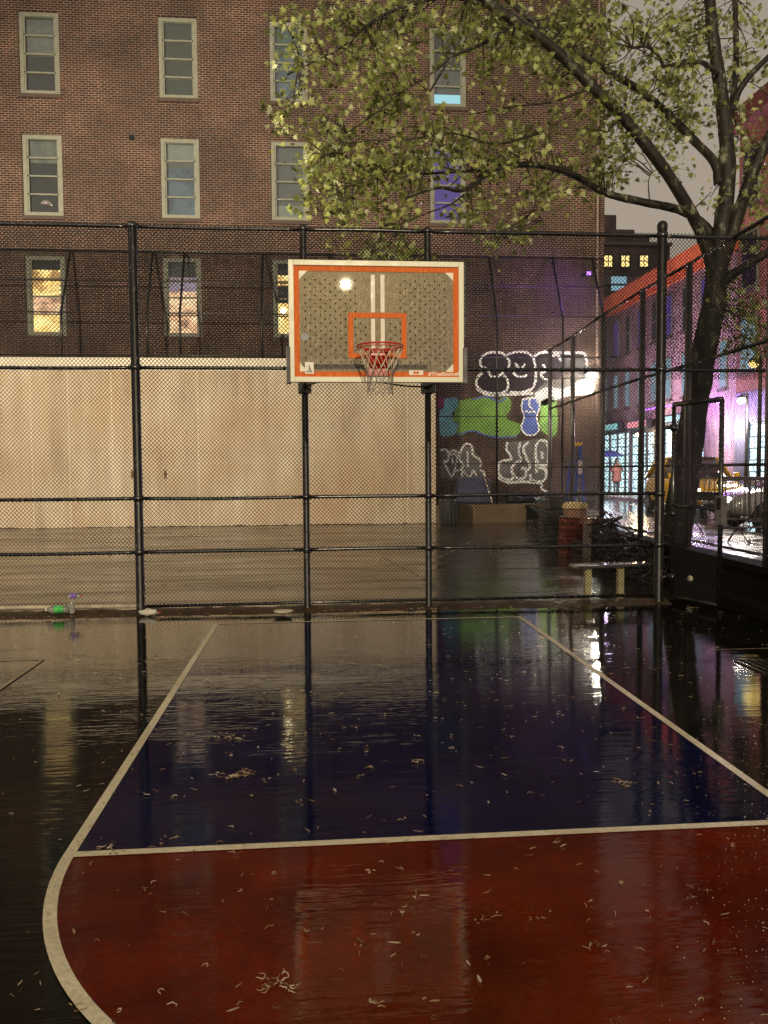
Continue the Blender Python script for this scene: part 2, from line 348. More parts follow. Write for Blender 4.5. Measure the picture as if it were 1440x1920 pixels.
wb.sheet([(X1,YBD,-.2),(X1,YBD+13,-.2),(X1,YBD+13,H),(X1,YBD,H)]); wb.sheet([(X0,YBD,H),(X1,YBD,H),(X1,YBD+13,H),(X0,YBD+13,H)]); wb.sheet([(X0,YBD,-.2),(X0,YBD,H),(X0,YBD+13,H),(X0,YBD+13,-.2)]); wb.sheet([(X0,YBD+13,-.2),(X0,YBD+13,H),(X1,YBD+13,H),(X1,YBD+13,-.2)])
wb.build('wall',m_brick,bld)
wcol={'dark':simple('dark_room',(.02,.02,.018),.8),'curtain':simple('grey_curtain',(.25,.235,.2),.9,0,.4,3),'shade':simple('dull_green_shade',(.085,.085,.06),.8,0,.2,2),
'pale':simple('pale_blind',(.2,.18,.18),.8,0,.12,2),'white':simple('white_blind',(.4,.39,.36),.8,0,.1,2),'blue':simple('bluish_curtain_and_reflection',(.16,.19,.27),.5,0,.5,2),'green':simple('sea_green_curtain',(.10,.15,.13),.6,0,.5,2),
'yellow':room('lit_yellow_room',(1,.72,.28),(.9,.5,.15),(.35,.17,.05),4.2),'peach':room('lit_peach_room',(1,.62,.35),(.85,.42,.22),(.3,.15,.1),3.2),'purple':emit('lit_purple_room',(.10,.02,.52),.5),'cyan':emit('lit_cyan_strip',(.45,.85,.95),1.1),'lavender':emit('lit_lavender_room',(.6,.4,.5),1.3)}
# content of each visible window : list of (fraction from top, fraction to, colour)
spec={(2,0):[(0,.1,'pale'),(.1,.28,'curtain'),(.28,.5,'curtain'),(.5,1,'dark')],(2,1):[(0,1,'shade')],(2,2):[(0,.4,'green'),(.4,1,'blue')],(2,3):[(0,.45,'dark'),(.45,.84,'pale'),(.84,1,'cyan')],
(3,0):[(0,.3,'curtain'),(.3,1,'dark')],(3,1):[(0,.25,'white'),(.25,.33,'pale'),(.33,1,'blue')],(3,2):[(0,.82,'pale'),(.82,1,'white')],(3,3):[(0,1,'purple')],  # the blue of the second window here is a painted pane reflection
(4,0):[(0,.12,'dark'),(.12,.5,'yellow'),(.5,.75,'peach'),(.75,1,'yellow')],(4,1):[(0,.2,'pale'),(.2,.4,'lavender'),(.4,1,'peach')],(4,2):[(0,.15,'dark'),(.15,.3,'yellow'),(.3,.55,'dark'),(.55,1,'yellow')],(4,3):[(0,1,'dark')]}
for i,c in enumerate(cx):
    for j,t in enumerate(tops):
        a,b,z0,z1=c-ww/2+.004,c+ww/2-.004,t-wh+.004,t-.004; y=YBD+.05; fw=.13
        fr=MB().box((a,y,z0),(a+fw,y+.12,z1)).box((b-fw,y,z0),(b,y+.12,z1)).box((a+fw,y,z1-fw),(b-fw,y+.12,z1)).box((a+fw,y,z0),(b-fw,y+.12,z0+fw)).build('window',m_frame,bld)
        ia,ib,iz0,iz1=a+fw,b-fw,z0+fw,z1-fw; hh=iz1-iz0
        sa=MB()
        for q in(.25,.5,.75): sa.box((ia,y+.03,iz0+hh*q-.022),(ib,y+.09,iz0+hh*q+.022))
        sa.box((ia,y+.03,iz0),(ia+.05,y+.09,iz1)); sa.box((ib-.05,y+.03,iz0),(ib,y+.09,iz1))
        sa.build('sash',m_frame,fr)
        MB().box((ia,y+.1,iz0),(ib,y+.108,iz1)).build('pane',m_glass,fr)
        MB().box((a-.06,YBD-.05,z0-.13),(b+.06,YBD+.04,z0-.008)).build('sill',m_sillm,fr)
        for (f0,f1,cn) in spec.get((j,i),[(0,.4,'curtain'),(.4,1,'dark')]):
            MB().sheet([(ia,y+.2+.0,iz1-hh*f1),(ib,y+.2,iz1-hh*f1),(ib,y+.2,iz1-hh*f0),(ia,y+.2,iz1-hh*f0)]).build('blind' if cn in('pale','white','curtain','shade','blue','green') else 'room_interior',wcol[cn],fr)  # one of the blue sheets paints a reflection
        if (j,i)==(4,2):
            p=ray(531,583,y=y+.17); MB().lathe([(.001,-.1),(.08,-.05),(.1,0),(.08,.05),(.001,.1)],p,10).build('lamp_bulb',emit('bulb',(1,.8,.45),40),fr,True)
        if (j,i)==(3,0):
            p=ray(88,382,y=y+.16); MB().lathe([(.001,.12),(.12,.09),(.2,.0),(.21,-.05)],p,12).build('bowl',simple('pale_bowl',(.3,.25,.25),.2,.3),fr,True)
# vent hole, corner pipe
p=ray(247,258,y=YBD); MB().box((p.x-.09,YBD-.012,p.z-.1),(p.x+.09,YBD+.02,p.z+.1)).build('vent',simple('black_vent',(.006,.006,.006),.9),bld)
p=ray(1119,500,y=YBD); MB().tube([(p.x,YBD-.07,0),(p.x,YBD-.07,H-1)],.035,8).build('drain_pipe',simple('pale_pipe',(.28,.2,.17),.6),bld,True)
MB().box((X0,YBD-.03,-.1),(X1,YBD-.002,.8)).build('stone_base',simple('sooty_base',(.05,.035,.03),.8,0,.4,2),bld)
# graffiti on the brick, right of the handball wall (painted film 4-12 mm proud)
def G(p): return ray(780+p[0]/4.5,640+p[1]/4.5,y=YBD)
m_gb=simple('graffiti_black',(.02,.008,.014),.6); m_gw=simple('graffiti_white',(.82,.8,.76),.6,0,.2,5); m_gg=simple('graffiti_green',(.18,.36,.06),.6,0,.25,4); m_gbl=simple('graffiti_blue',(.1,.16,.5),.6,0,.25,4); m_gt=simple('graffiti_teal',(.14,.36,.45),.6,0,.25,4); m_gm=simple('graffiti_magenta',(.2,.03,.09),.6); m_gl=simple('graffiti_lime',(.24,.46,.10),.6,0,.25,4); m_gd=simple('graffiti_haze',(.16,.15,.14),.8,0,.4,3)
def gfill(pts,mat,lay,smooth=True):
    P=[Vector((q[0],q[1],0)) for q in pts]
    if smooth: P=cr(P+[P[0]],5)[:-1]
    P=[G(q) for q in P]; d=Vector((0,-.004*lay,0))
    MB().sheet([p+d for p in P]).build('graffiti',mat,bld)
def gstroke(lines,w,mat,lay):
    mb=MB()
    for pts in lines:
        P=cr([Vector((q[0],q[1],0)) for q in pts],5); P=[G(q) for q in P]; k=len(mb.v)
        for i,p in enumerate(P):
            t=(P[min(i+1,len(P)-1)]-P[max(i-1,0)]).normalized(); n=Vector((-t.z,0,t.x))*w*random.uniform(.75,1.2); q=p+Vector((0,-.004*lay,0)); mb.v.extend([tuple(q-n),tuple(q+n)])
        for i in range(len(P)-1): mb.f.append((k+2*i,k+2*i+1,k+2*i+3,k+2*i+2))
    return mb.build('graffiti_outline',mat,bld)
gfill([(560,470),(900,410),(985,425),(1110,345),(1250,300),(1330,250),(1445,190),(1500,300),(1480,420),(1300,450),(1130,530),(980,470),(880,455)],m_gd,1)
gfill([(1000,440),(1110,385),(1250,400),(1440,300),(1500,330),(1480,440),(1250,470),(1100,540),(1020,520)],m_gw,2)
gfill([(560,130),(600,98),(680,92),(750,112),(785,160),(780,230),(740,265),(770,320),(775,380),(750,420),(690,440),(600,430),(535,400),(512,350),(525,300),(560,265),(600,240),(555,215),(542,170)],m_gb,3)
gfill([(770,115),(850,90),(930,95),(985,140),(1005,210),(1010,290),(1000,360),(960,410),(880,430),(790,425),(770,350),(740,270),(790,220)],m_gb,3)
gfill([(990,135),(1050,98),(1130,92),(1250,100),(1400,100),(1430,140),(1440,210),(1430,300),(1330,250),(1200,300),(1100,340),(990,420),(1015,300),(1008,200)],m_gb,3)
gstroke([[(740,265),(700,290),(640,300),(600,235),(555,215),(540,170),(560,128),(610,98),(690,92),(750,115),(785,165),(782,225)],
 [(560,265),(520,305),(508,355),(535,402),(600,432),(690,442),(750,425),(776,385),(770,325),(740,290)],
 [(770,112),(850,90),(930,95),(985,140),(1005,210),(1010,290),(1000,360),(960,410),(880,432),(790,428)],
 [(985,135),(1050,97),(1130,92),(1250,98),(1400,98),(1432,140),(1442,210),(1430,330)],[(835,185),(860,220),(880,240),(900,220),(920,185)],[(820,265),(865,300),(910,298),(935,285)],
 [(1070,195),(1095,250),(1055,270),(1070,310),(1125,322)],[(1150,130),(1190,110),(1225,170)],[(510,400),(600,450),(760,450),(900,445),(985,440)]],.045,m_gw,4)
gfill([(182,470),(235,470),(235,555),(182,560)],m_gm,2,False)
gfill([(240,480),(350,478),(345,560),(305,600),(320,680),(360,700),(340,775),(270,802),(205,785),(198,600),(232,560)],m_gt,2)
gfill([(370,500),(470,480),(540,468),(620,470),(690,500),(740,468),(795,482),(800,560),(765,650),(860,690),(885,725),(850,795),(720,805),(590,790),(480,750),(370,795),(345,740),(362,690),(312,670),(325,600)],m_gg,2)
gfill([(900,492),(960,478),(1030,490),(1040,560),(1018,640),(1035,740),(1000,785),(930,785),(888,725),(912,640),(890,560)],m_gbl,2)
gfill([(1048,500),(1100,470),(1180,490),(1185,780),(1080,775),(1040,700),(1055,560)],m_gl,2)
gstroke([[(900,492),(960,478),(1030,490),(1042,560),(1018,640),(1037,740),(1002,787),(930,787),(888,725),(912,640),(890,560),(900,492)],[(960,480),(955,540),(985,570)],[(920,585),(960,600),(985,590),(1010,600)],[(1045,500),(1100,470),(1180,490)]],.032,m_gw,4)
gstroke([[(480,490),(560,470),(640,480),(700,510),(760,475)],[(345,790),(480,755),(600,795),(720,810),(850,800)]],.03,m_gbl,3)
gfill([(200,910),(330,905),(400,880),(470,900),(550,1000),(540,1060),(580,1140),(300,1170),(210,1150)],m_gd,1,False)
gstroke([[(200,920),(255,912),(275,960),(262,1015),(235,1015),(300,1150)],[(275,960),(310,920),(370,940),(385,910),(410,870),(450,868),(475,900),(480,960),(530,990),(550,1030),(540,1060)],[(290,960),(330,950),(345,1000),(310,1140)],[(360,940),(370,1000),(400,1040),(380,1080)],[(435,930),(435,1060)],[(330,1095),(380,1085),(420,1110),(435,1140)],[(385,1140),(400,1095),(450,1140),(485,1090),(510,1140)],[(540,1085),(570,1100),(580,1140)],[(305,980),(310,1040)]],.036,m_gw,3)
gfill([(770,850),(900,840),(1110,835),(1120,1060),(1100,1170),(960,1180),(800,1180),(690,1130),(700,1040),(800,990)],m_gd,1)
gstroke([[(770,850),(765,910),(800,975),(790,1000),(720,1010),(695,1060),(700,1120),(750,1165),(810,1160),(830,1110)],[(880,850),(865,930),(885,1000),(850,1020),(810,1060),(820,1130),(880,1160),(925,1130),(920,1070),(885,1080)],[(950,850),(905,900),(925,970),(960,1050),(940,1090)],[(1030,840),(1010,900),(1015,1000),(1050,1040),(1100,1040),(1118,980),(1110,870),(1080,838),(1030,840)],[(1060,930),(1065,990)],[(1015,1010),(1015,1110)],[(1010,1065),(1080,1075),(1100,1110),(1080,1170),(1030,1185),(970,1170),(965,1120)],[(690,1150),(780,1190),(900,1185),(1050,1200),(1060,1250),(1130,1270)]],.048,m_gw,3)
# ------------------------------------------------------------------ handball wall and ledge
YW=26.95
hw=thing('handball_wall','long tan stained concrete handball wall standing behind the fence','wall',(-4,YW,0))
wx=ray(817,850,y=YW).x; wt=ray(540,672,y=YW).z
MB().box((-16,YW,-.1),(wx,YW+.35,wt-.42)).build('wall',m_concrete,hw)
MB().box((-16,YW-.012,wt-.42),(wx+.01,YW+.36,wt)).build('capping_band',m_cap,hw)
j=MB()
for u in(60,130,211,372,764):
    p=ray(u,850,y=YW); j.box((p.x-.014,YW-.006,0),(p.x+.014,YW+.01,wt-.42))
j.build('joint',simple('pale_joint',(.56,.49,.38),.7),hw)
j=MB()
for(u,w,h)in((248,.35,.11),(310,.03,.5)):
    p=ray(u,889,y=YW); j.sheet([(p.x-.03,YW-.009,p.z-.15),(p.x+.04,YW-.009,p.z-.12),(p.x+.05,YW-.009,p.z+.05),(p.x+.0,YW-.009,p.z+.16),(p.x-.05,YW-.009,p.z+.03)])
j.build('stain',bpy.data.materials.new('tmp')) if False else None
gm=MB(); x=-15.9
while x<wx-.1:
    w_=random.uniform(.1,.5); h_=random.uniform(.015,.05); gm.sheet([(x,YW-.004,0),(min(x+w_*1.3,wx),YW-.004,0),(min(x+w_,wx),YW-.004,h_*.5),(x+w_*.5,YW-.004,h_),(x-.05,YW-.004,h_*.4)]); x+=w_
gm.build('base_dark_strip',simple('base_dark_strip',(.07,.045,.03),.8,0,.5,8),hw)  # low ragged strip, darker along the foot of the wall
j.build('stain',simple('brown_stain',(.1,.06,.03),.8),hw)
lx=ray(1012,960,y=YW).x
ld=MB().box((wx+.02,YW,-.1),(lx+1.6,YBD-.035,.62)).build('ledge',m_ledge,None,bevel=.03); tag(ld,'low tan concrete ledge under the graffiti, right of the handball wall','ledge')
# ------------------------------------------------------------------ back fence over wall and ledge, top leaning away
bf=thing('chain_link_fence','dark leaning-topped chain-link fence rising over the handball wall','fence',(0,YW+.2,0))
YK=YW+.18; zk=ray(300,587,y=YK).z; zt=ray(300,472,y=YK+1.3).z
chain((-15,YK),(10.3,YK),.62,zk,d=.062,r=.0036).build('mesh_panel',m_black,bf)
chain((-15,YK),(10.3,YK),zk,zt,d=.062,r=.0036,lean=(0,1.25,0)).build('mesh_panel',m_black,bf)
for u in(-120,114,275,337,490,620,780,932,1056,1133):
    x=ray(u,600,y=YK).x
    MB().tube([(x,YK+.03,wt-.3 if u<815 else .6),(x,YK+.03,zk),(x,YK+1.28,zt)],.04,8).build('post',m_black,bf,True)
for z,o in((zk,0),((zk+zt)/2,.62),(zt,1.25),(wt+.1,0)):
    MB().tube([(-15,YK+o,z),(10.3,YK+o,z)],.024,6).build('rail',m_black,bf,True)
for z in(.72,2.0,3.6,4.9):
    MB().tube([(wx,YK,z),(10.3,YK,z)],.02,6).build('rail',m_black,bf,True)
# ------------------------------------------------------------------ near fence
nf=thing('chain_link_fence','tall black chain-link fence with six heights of rail right behind the hoop','fence',(1,YN,0))
RZ=[4.879,3.124,1.471,.785]
PX=[-4.35,-2.228,-.109,1.482,4.607,6.2]
chain((-5.2,YN+.03),(4.607,YN+.03),.06,4.93,d=.05,r=.0037).build('mesh_panel',m_black,nf)
chain((4.607,YN+.03),(6.2,YN+.03),3.0,4.93,d=.05,r=.0037).build('mesh_panel',m_black,nf)
for x,r,top in((-4.35,.05,4.95),(-2.228,.056,4.9),(-.109,.042,4.9),(1.482,.042,4.9),(4.607,.062,5.03)):
    pf=[(r*1.25,0),(r*1.25,.03),(r,.05),(r,top-.08),(r*1.08,top-.07),(r*1.08,top-.01),(r*.8,top+.02),(r*.4,top+.035),(.001,top+.04)]
    po=MB().lathe(pf,(x,YN-.035,0),14).build('post',m_post,nf,True)
    for z in RZ: MB().lathe([(r+.004,-.035),(r+.011,-.03),(r+.011,.03),(r+.004,.035)],(x,YN-.035,z),14).build('clamp_band',m_blackm,po,True)
for zi,z in enumerate(RZ):
    for a,b in zip(PX[:-1],PX[1:]):
        if a>4.6 and zi>1: continue
        sag=random.uniform(-.012,.012)
        MB().tube(cr([(a,YN+.0,z),((a+b)/2,YN+.0,z+sag),(b,YN+.0,z)],5),.023,8).build('rail',m_blackm,nf,True)
MB().tube([(-2.2,YN,.085),(-.1,YN,.095),(4.6,YN,.1)],.02,8).build('rail',m_blackm,nf,True)
o=MB().tube([(-5.2,YN-.03,.12),(-2.28,YN-.03,.10)],.026,8).build('bottom_pipe',simple('weathered_white_pipe',(.5,.42,.32),.6,0,.35,9),nf,True); tag(o,'white weathered bottom pipe of the fence, left of the first post')
tw=MB()
for z in RZ:
    x=-5.1
    while x<4.5:
        if random.random()<.85: tw.tube([(x,YN+.035,z+.032),(x+.004,YN-.028,z+.01),(x-.002,YN-.026,z-.02),(x+.006,YN+.03,z-.034)],.0032,4)
        if random.random()<.3: tw.tube([(x,YN-.02,z-.02),(x+random.uniform(-.02,.02),YN-.03,z-.06)],.003,4)
        x+=random.uniform(.22,.34)
for x in PX[1:5]:
    z=.3
    while z<4.8: tw.tube([(x-.07,YN+.03,z),(x,YN-.1,z+.01),(x+.07,YN+.03,z)],.0035,4); z+=.36
tw.build('wire_ties',m_blackm,nf)['kind']='stuff'
# ------------------------------------------------------------------ right fence on its low wall
RF=[(5.45,5.0),(5.57,9.6),(5.66,12.0),(5.68,13.8),(5.78,16.0),(6.0,18.6),(6.11,20.8),(7.2,26.6)]
RT=[4.88]*8
rw=MB()
def off(p,q,d):
    t=(Vector(q)-Vector(p)).normalized(); return Vector((t.y,-t.x))*d
secs=[]
for i,p in enumerate(RF):
    a=RF[max(i-1,0)]; b=RF[min(i+1,len(RF)-1)]; o=off(a,b,1); P=Vector(p); secs.append((P-o*.13,P+o*.13,P-o*.17,P+o*.17))
prof=lambda s:[(s[0].x,s[0].y,-.05),(s[0].x,s[0].y,.52),(s[2].x,s[2].y,.52),(s[2].x,s[2].y,.61),(s[3].x,s[3].y,.61),(s[3].x,s[3].y,.3)]
for s in secs: rw.v.extend(prof(s))
for i in range(len(secs)-1):
    for q in range(5): rw.f.append((i*6+q,i*6+q+1,(i+1)*6+q+1,(i+1)*6+q))
rw.f.append((0,1,2,3,4,5))
tag(rw.build('low_wall',m_lowwall),'low black concrete wall with a coping, running back along the right side','wall')
tag(MB().prism([(5.2,8.2,0),(5.46,8.2,0),(5.56,14.4,0),(5.3,14.4,0)],(0,0,.17)).build('low_step',m_lowwall,None,bevel=.02),'low dark step at the foot of the right wall, holding a pale ball','step')
rf=thing('chain_link_fence','long black chain-link fence on the low right wall, receding down the street side','fence',(5.7,12,.6))
for i in range(len(RF)-2):
    chain(RF[i],RF[i+1],.62,RT[i],RT[i+1],d=.055 if i<4 else .075,r=.003 if i<3 else (.0022 if i<5 else .0015)).build('mesh_panel',m_black,rf)
    a=Vector((*RF[i],0)); b=Vector((*RF[i+1],0))
    for f in(0,1,2,3):
        h=lambda k:[RT[k],3.37+(RT[k]-4.88)*.6,1.85,.72][f]
        MB().tube([a+Vector((0,0,h(i))),b+Vector((0,0,h(i+1)))],.026 if f<2 else .02,8).build('rail',m_blackm,rf,True)
for i,p in enumerate(RF[1:-1]):
    MB().tube([(p[0]+.04,p[1],.55),(p[0]+.04,p[1],RT[i+1]+.04)],.052,10).build('post',m_galv,rf,True)
# ------------------------------------------------------------------ gate, swung open towards the camera
gt=thing('gate','black chain-link gate swung open towards the court beside the corner post','gate',(4.83,10.5,0))
ga=Vector((4.79,10.48,0)); gb=Vector((5.03,9.66,0)); gz0,gz1=.09,2.66
g=MB()
A0=ga+Vector((0,0,gz0)); A1=ga+Vector((0,0,gz1)); B0=gb+Vector((0,0,gz0)); B1=gb+Vector((0,0,gz1))
g.tube([A0,A1],.026,10); g.tube([B0,B1],.03,10); g.tube([A1,B1],.033,10); g.tube([A0,B0],.024,10)
for z in(1.32,): g.tube([ga+Vector((0,0,z)),gb+Vector((0,0,z-.03))],.026,10)
g.build('gate_frame',m_blackm,gt,True)
chain(ga.xy,gb.xy,gz0,gz1+.03,d=.045,r=.003).build('mesh_panel',m_black,gt)
g=MB(); 
for z in(.35,1.2,2.35): g.tube([(4.607,YN-.035,z),(4.79,10.48,z)],.022,8).lathe([(.045,-.04),(.045,.04)],(4.79,10.48,z),10)
g.build('hinge',m_blackm,gt,True)
Mg=Matrix.Translation(gb+Vector((0,0,1.27)))@Matrix.Rotation(math.atan2((gb-ga).y,(gb-ga).x),4,'Z')
lk=MB().box((-.05,-.045,-.17),(.07,.045,.2),Mg).build('lock_box',m_galv,gt,bevel=.008)
MB().box((-.02,-.05,.02),(.045,-.046,.17),Mg).build('keyhole_plate',m_black,lk)
MB().box((-.36,-.06,.13),(-.05,.06,.24),Mg).build('latch_guard',m_blackm,gt,bevel=.006)
# ------------------------------------------------------------------ basketball hoop
YD=8.5; tl=ray(540,487,y=YD); br=ray(869,718,y=YD); bx0=tl.x; bx1=br.x; bz0=(ray(540,716,y=YD).z+br.z)/2; bz1=(tl.z+ray(872,493,y=YD).z)/2
bc=(bx0+bx1)/2
hp=thing('basketball_hoop','clear rain-streaked backboard with orange borders, red rim and net, mounted on fence posts','basketball hoop',(bc,YD,0))
fw=.055
fr=MB().box((bx0,YD-.03,bz0),(bx0+fw,YD+.04,bz1)).box((bx1-fw,YD-.03,bz0),(bx1,YD+.04,bz1)).box((bx0+fw,YD-.03,bz0),(bx1-fw,YD+.04,bz0+fw)).box((bx0+fw,YD-.03,bz1-fw),(bx1-fw,YD+.04,bz1)).build('frame',m_white,hp,bevel=.004)
gx0,gx1,gz0,gz1=bx0+fw,bx1-fw,bz0+fw,bz1-fw
pane=MB().box((gx0,YD-.006,gz0),(gx1,YD+.006,gz1)).build('backboard',m_board,hp)
ow=.055; y0,y1=YD-.012,YD-.008
MB().box((gx0,y0,gz0),(gx0+ow,y1,gz1)).box((gx1-ow,y0,gz0),(gx1,y1,gz1)).box((gx0+ow,y0,gz0),(gx1-ow,y1,gz0+ow)).box((gx0+ow,y0,gz1-ow),(gx1-ow,y1,gz1)).build('border_paint',m_orange,pane)
sx0=ray(653,640,y=YD).x; sx1=ray(762,640,y=YD).x; sz1=ray(707,587,y=YD).z; sz0=ray(707,672,y=YD).z; w=.052
MB().box((sx0,y0,sz0),(sx0+w,y1,sz1)).box((sx1-w,y0,sz0),(sx1,y1,sz1)).box((sx0+w,y0,sz1-w),(sx1-w,y1,sz1)).box((sx0+w,y0,sz0),(sx1-w,y1,sz0+w)).build('target_square',m_orange,pane)
c=MB(); q=.085; ix0,ix1,iz0,iz1=gx0+ow,gx1-ow,gz0+ow,gz1-ow
for(x,z,sx,sz)in((ix0,iz0,1,1),(ix1,iz0,-1,1),(ix0,iz1,1,-1),(ix1,iz1,-1,-1)): c.prism([(x,y0,z),(x+sx*q,y0,z),(x,y0,z+sz*q)],(0,.003,0))
c.build('corner_patch',m_white,pane)
dm=MB(); a=.052
zi=0; z=iz0+.06
while z<iz1-.05:
    x=ix0+.06+(zi%2)*a
    while x<ix1-.04:
        if not(abs(x-bc)<.2 ) or (sx0+.07<x<sx1-.07 and z<sz1-.08 and abs(x-bc)>.1):
            dm.add([(x+.0092*math.cos(k*math.pi/3),YD-.009,z+.0092*math.sin(k*math.pi/3)) for k in range(6)],[tuple(range(6))])
        x+=2*a
    z+=.04; zi+=1
dm.build('dot_pattern',simple('matte_black_print',(.004,.004,.004),.9),pane)['kind']='stuff'
for u0,u1 in((694,703),(712,721)):
    xa=ray(u0,540,y=YD+.03).x; xb=ray(u1,540,y=YD+.03).x
    MB().box((xa,YD+.02,bz0+.25),(xb,YD+.05,gz1-.002)).build('strut',m_white,hp)
    MB().box((xa+.004,YD-.0105,sz1+.004),(xb-.004,YD-.0075,iz1-.03)).build('strut_stripe',simple('pale_translucent_strip',(.55,.5,.42),.4,0,.25,9),hp)
    MB().box((xa+.004,YD-.0105,sz0+.1),(xb-.004,YD-.0075,sz1-.06)).build('strut_stripe',bpy.data.materials['pale_translucent_strip'],hp)
# dark band painted on the board for the rail showing blurred through the glass
MB().box((ix0+.12,YD-.0085,iz0+.03),(ix1-.28,YD-.0065,iz0+.075)).build('painted_rail_band',simple('painted_rail_tone',(.05,.045,.03),.6,0,.9,25),pane)
for s,xx in((-1,bx0),(1,bx1)):
    MB().prism([(xx-s*.012,YD-.045,bz0+.035 if 0 else bz0-.01),(xx+s*.03,YD-.06,bz0-.02),(xx+s*.03,YD-.06,bz0+.36),(xx-s*.012,YD-.045,bz0+.36)],(0,.11,0)).build('corner_guard',m_guard,hp,bevel=.004)
# rim
rc=Vector((bc+.0,8.12,3.05)); RR=.2286
rr=[rc+Vector((RR*math.cos(a),RR*math.sin(a),0)) for a in [2*math.pi*i/40 for i in range(41)]]
rim=MB().tube(rr,.0095,8,False).tube([p+Vector((0,0,-.024)) for p in rr],.006,6,False).build('rim',m_red_rim,hp,True)
b=MB().box((bc-.075,8.36,2.985),(bc+.075,8.49,3.045)).box((bc-.11,YD-.04,2.79),(bc+.11,YD-.018,3.06)).prism([(bc-.11,8.35,3.03),(bc+.11,8.35,3.03),(bc+.11,8.48,2.84),(bc-.11,8.48,2.84)],(0,.01,.0)).tube([(bc-.06,8.42,3.03),(bc-.15,8.28,3.04)],.011,8).tube([(bc+.06,8.42,3.03),(bc+.15,8.28,3.04)],.011,8)
b.build('rim_bracket',m_red_rim,hp,bevel=.004)
# net : twelve hanging loops, crossing, tightening
def np_(k,t,off=0):
    a=2*math.pi*(k+off)/12; prof=[(.0,.222),(.25,.175),(.45,.142),(.7,.125),(1,.128)]
    for (t0,r0),(t1,r1) in zip(prof,prof[1:]):
        if t<=t1: r=r0+(r1-r0)*(t-t0)/(t1-t0); break
    return rc+Vector((r*math.cos(a),r*math.sin(a),-.02-.46*t))
nm=MB(); nl=MB(); lv=[0,.26,.46,.64,.82,1.0]
for k in range(12):
    for i in range(5):
        for s in(-1,1):
            o0=.5*(i%2); o1=o0+.5*s
            mb=nm if i<2 else nl
            A=np_(k,lv[i],o0); B=np_(k,lv[i+1],o1); mid=(A+B)/2+Vector((random.uniform(-.006,.006),random.uniform(-.006,.006),-.008))
            mb.tube([A,mid,B],.0036 if i<2 else .003,5,False)
net=nm.build('net',m_net,hp,True); nl.build('net_chain',m_net2,net,True)
# brackets behind the board
pr_=MB()
for x in(-.109,1.482):
    m=MB().box((x-.085,YN-.13,2.80),(x+.085,YN-.085,2.96)).box((x-.085,YN+.0,2.80),(x+.085,YN+.03,2.96)); m.build('clamp',m_blackm,hp,bevel=.005)
    MB().tube([(x,YN-.1,2.88),(x,YD+.05,2.95)],.03,10).tube([(x,YN-.1,3.95),(x,YD+.05,3.9)],.028,10).build('arm',m_blackm,hp,True)
    b=MB().tube([(x,YN-.1,2.2),(x,YD+.3,2.9)],.02,8)
MB().tube(cr([(-.109,YN-.12,2.88),(.3,9.4,2.9),(1.0,8.9,2.95),(1.3,8.56,2.98)],5),.011,6).tube(cr([(.1,8.56,2.97),(.55,9.1,2.84),(1.1,9.9,2.84),(1.482,YN-.12,2.88)],5),.011,6).build('cross_brace',m_blackm,hp,True)
# stickers and lettering on the board
def text(s,size,loc,mat,parent,name='lettering',rotx=90,italic=0,ext=.0008,bold=0):
    cu=bpy.data.curves.new(name,'FONT'); cu.body=s; cu.size=size; cu.extrude=ext; cu.align_x='CENTER'; cu.shear=italic; cu.offset=bold
    o=bpy.data.objects.new('tmp',cu); COL.objects.link(o); dg=bpy.context.evaluated_depsgraph_get(); me=bpy.data.meshes.new_from_object(o.evaluated_get(dg)); 
    bpy.data.objects.remove(o); Mx=Matrix.Translation(loc)@Matrix.Rotation(R(rotx),4,'X'); me.transform(Mx); 
    org=ORG.get(parent.name,Vector((0,0,0))); me.transform(Matrix.Translation(-org)); me.materials.clear(); me.materials.append(mat)
    n=bpy.data.objects.new(name,me); COL.objects.link(n); n.parent=parent; ORG[n.name]=org; return n
m_wt=simple('white_print',(.8,.76,.68),.5,0,.05)
p=ray(833,709,y=YD); text('#TrueBounce',.055,(p.x-.02,YD-.0142,gz0+.016),m_wt,pane,italic=.2,bold=.0008)
p=ray(854,709,y=YD); text('85',.05,(p.x+.035,YD-.0142,gz0+.02),m_wt,pane,italic=.1,bold=.001)
p=ray(580,690,y=YD); st=MB().box((p.x-.045,YD-.0135,p.z-.06),(p.x+.045,YD-.0125,p.z+.06)).build('sticker',simple('white_sticker',(.72,.68,.6),.5,0,.05),pane)
MB().box((p.x-.006,YD-.0148,p.z-.02),(p.x+.006,YD-.014,p.z+.03)).box((p.x-.03,YD-.0148,p.z-.045),(p.x+.03,YD-.014,p.z-.03)).prism([(p.x-.006,YD-.0148,p.z-.02),(p.x+.03,YD-.0148,p.z-.03),(p.x+.006,YD-.0148,p.z)],(0,.0008,0)).build('sticker_figure',simple('grey_print',(.2,.2,.2),.6),st)
p=ray(780,699,y=YD); st=MB().box((p.x-.075,YD-.0135,p.z-.024),(p.x+.075,YD-.0125,p.z+.024)).build('sticker',bpy.data.materials['white_sticker'],pane)
MB().box((p.x-.03,YD-.0148,p.z-.014),(p.x-.002,YD-.014,p.z+.014)).box((p.x+.002,YD-.0148,p.z-.014),(p.x+.028,YD-.014,p.z+.014)).build('sticker_print',m_orange,st)
p=ray(571,632,y=YD); rng=[]
st=MB().add([(p.x+.036*math.cos(a)*(1+.06*math.sin(a*12)),YD-.013,p.z+.036*math.sin(a)*(1+.06*math.sin(a*12))) for a in [2*math.pi*i/48 for i in range(48)]],[tuple(range(48))]).build('seal_sticker',simple('silver_sticker',(.4,.42,.45),.6),pane)
s2=MB()
for rr_ in(.024,.013): s2.tube([(p.x+rr_*math.cos(a),YD-.014,p.z+rr_*math.sin(a)) for a in [2*math.pi*i/24 for i in range(25)]],.002,4,False)
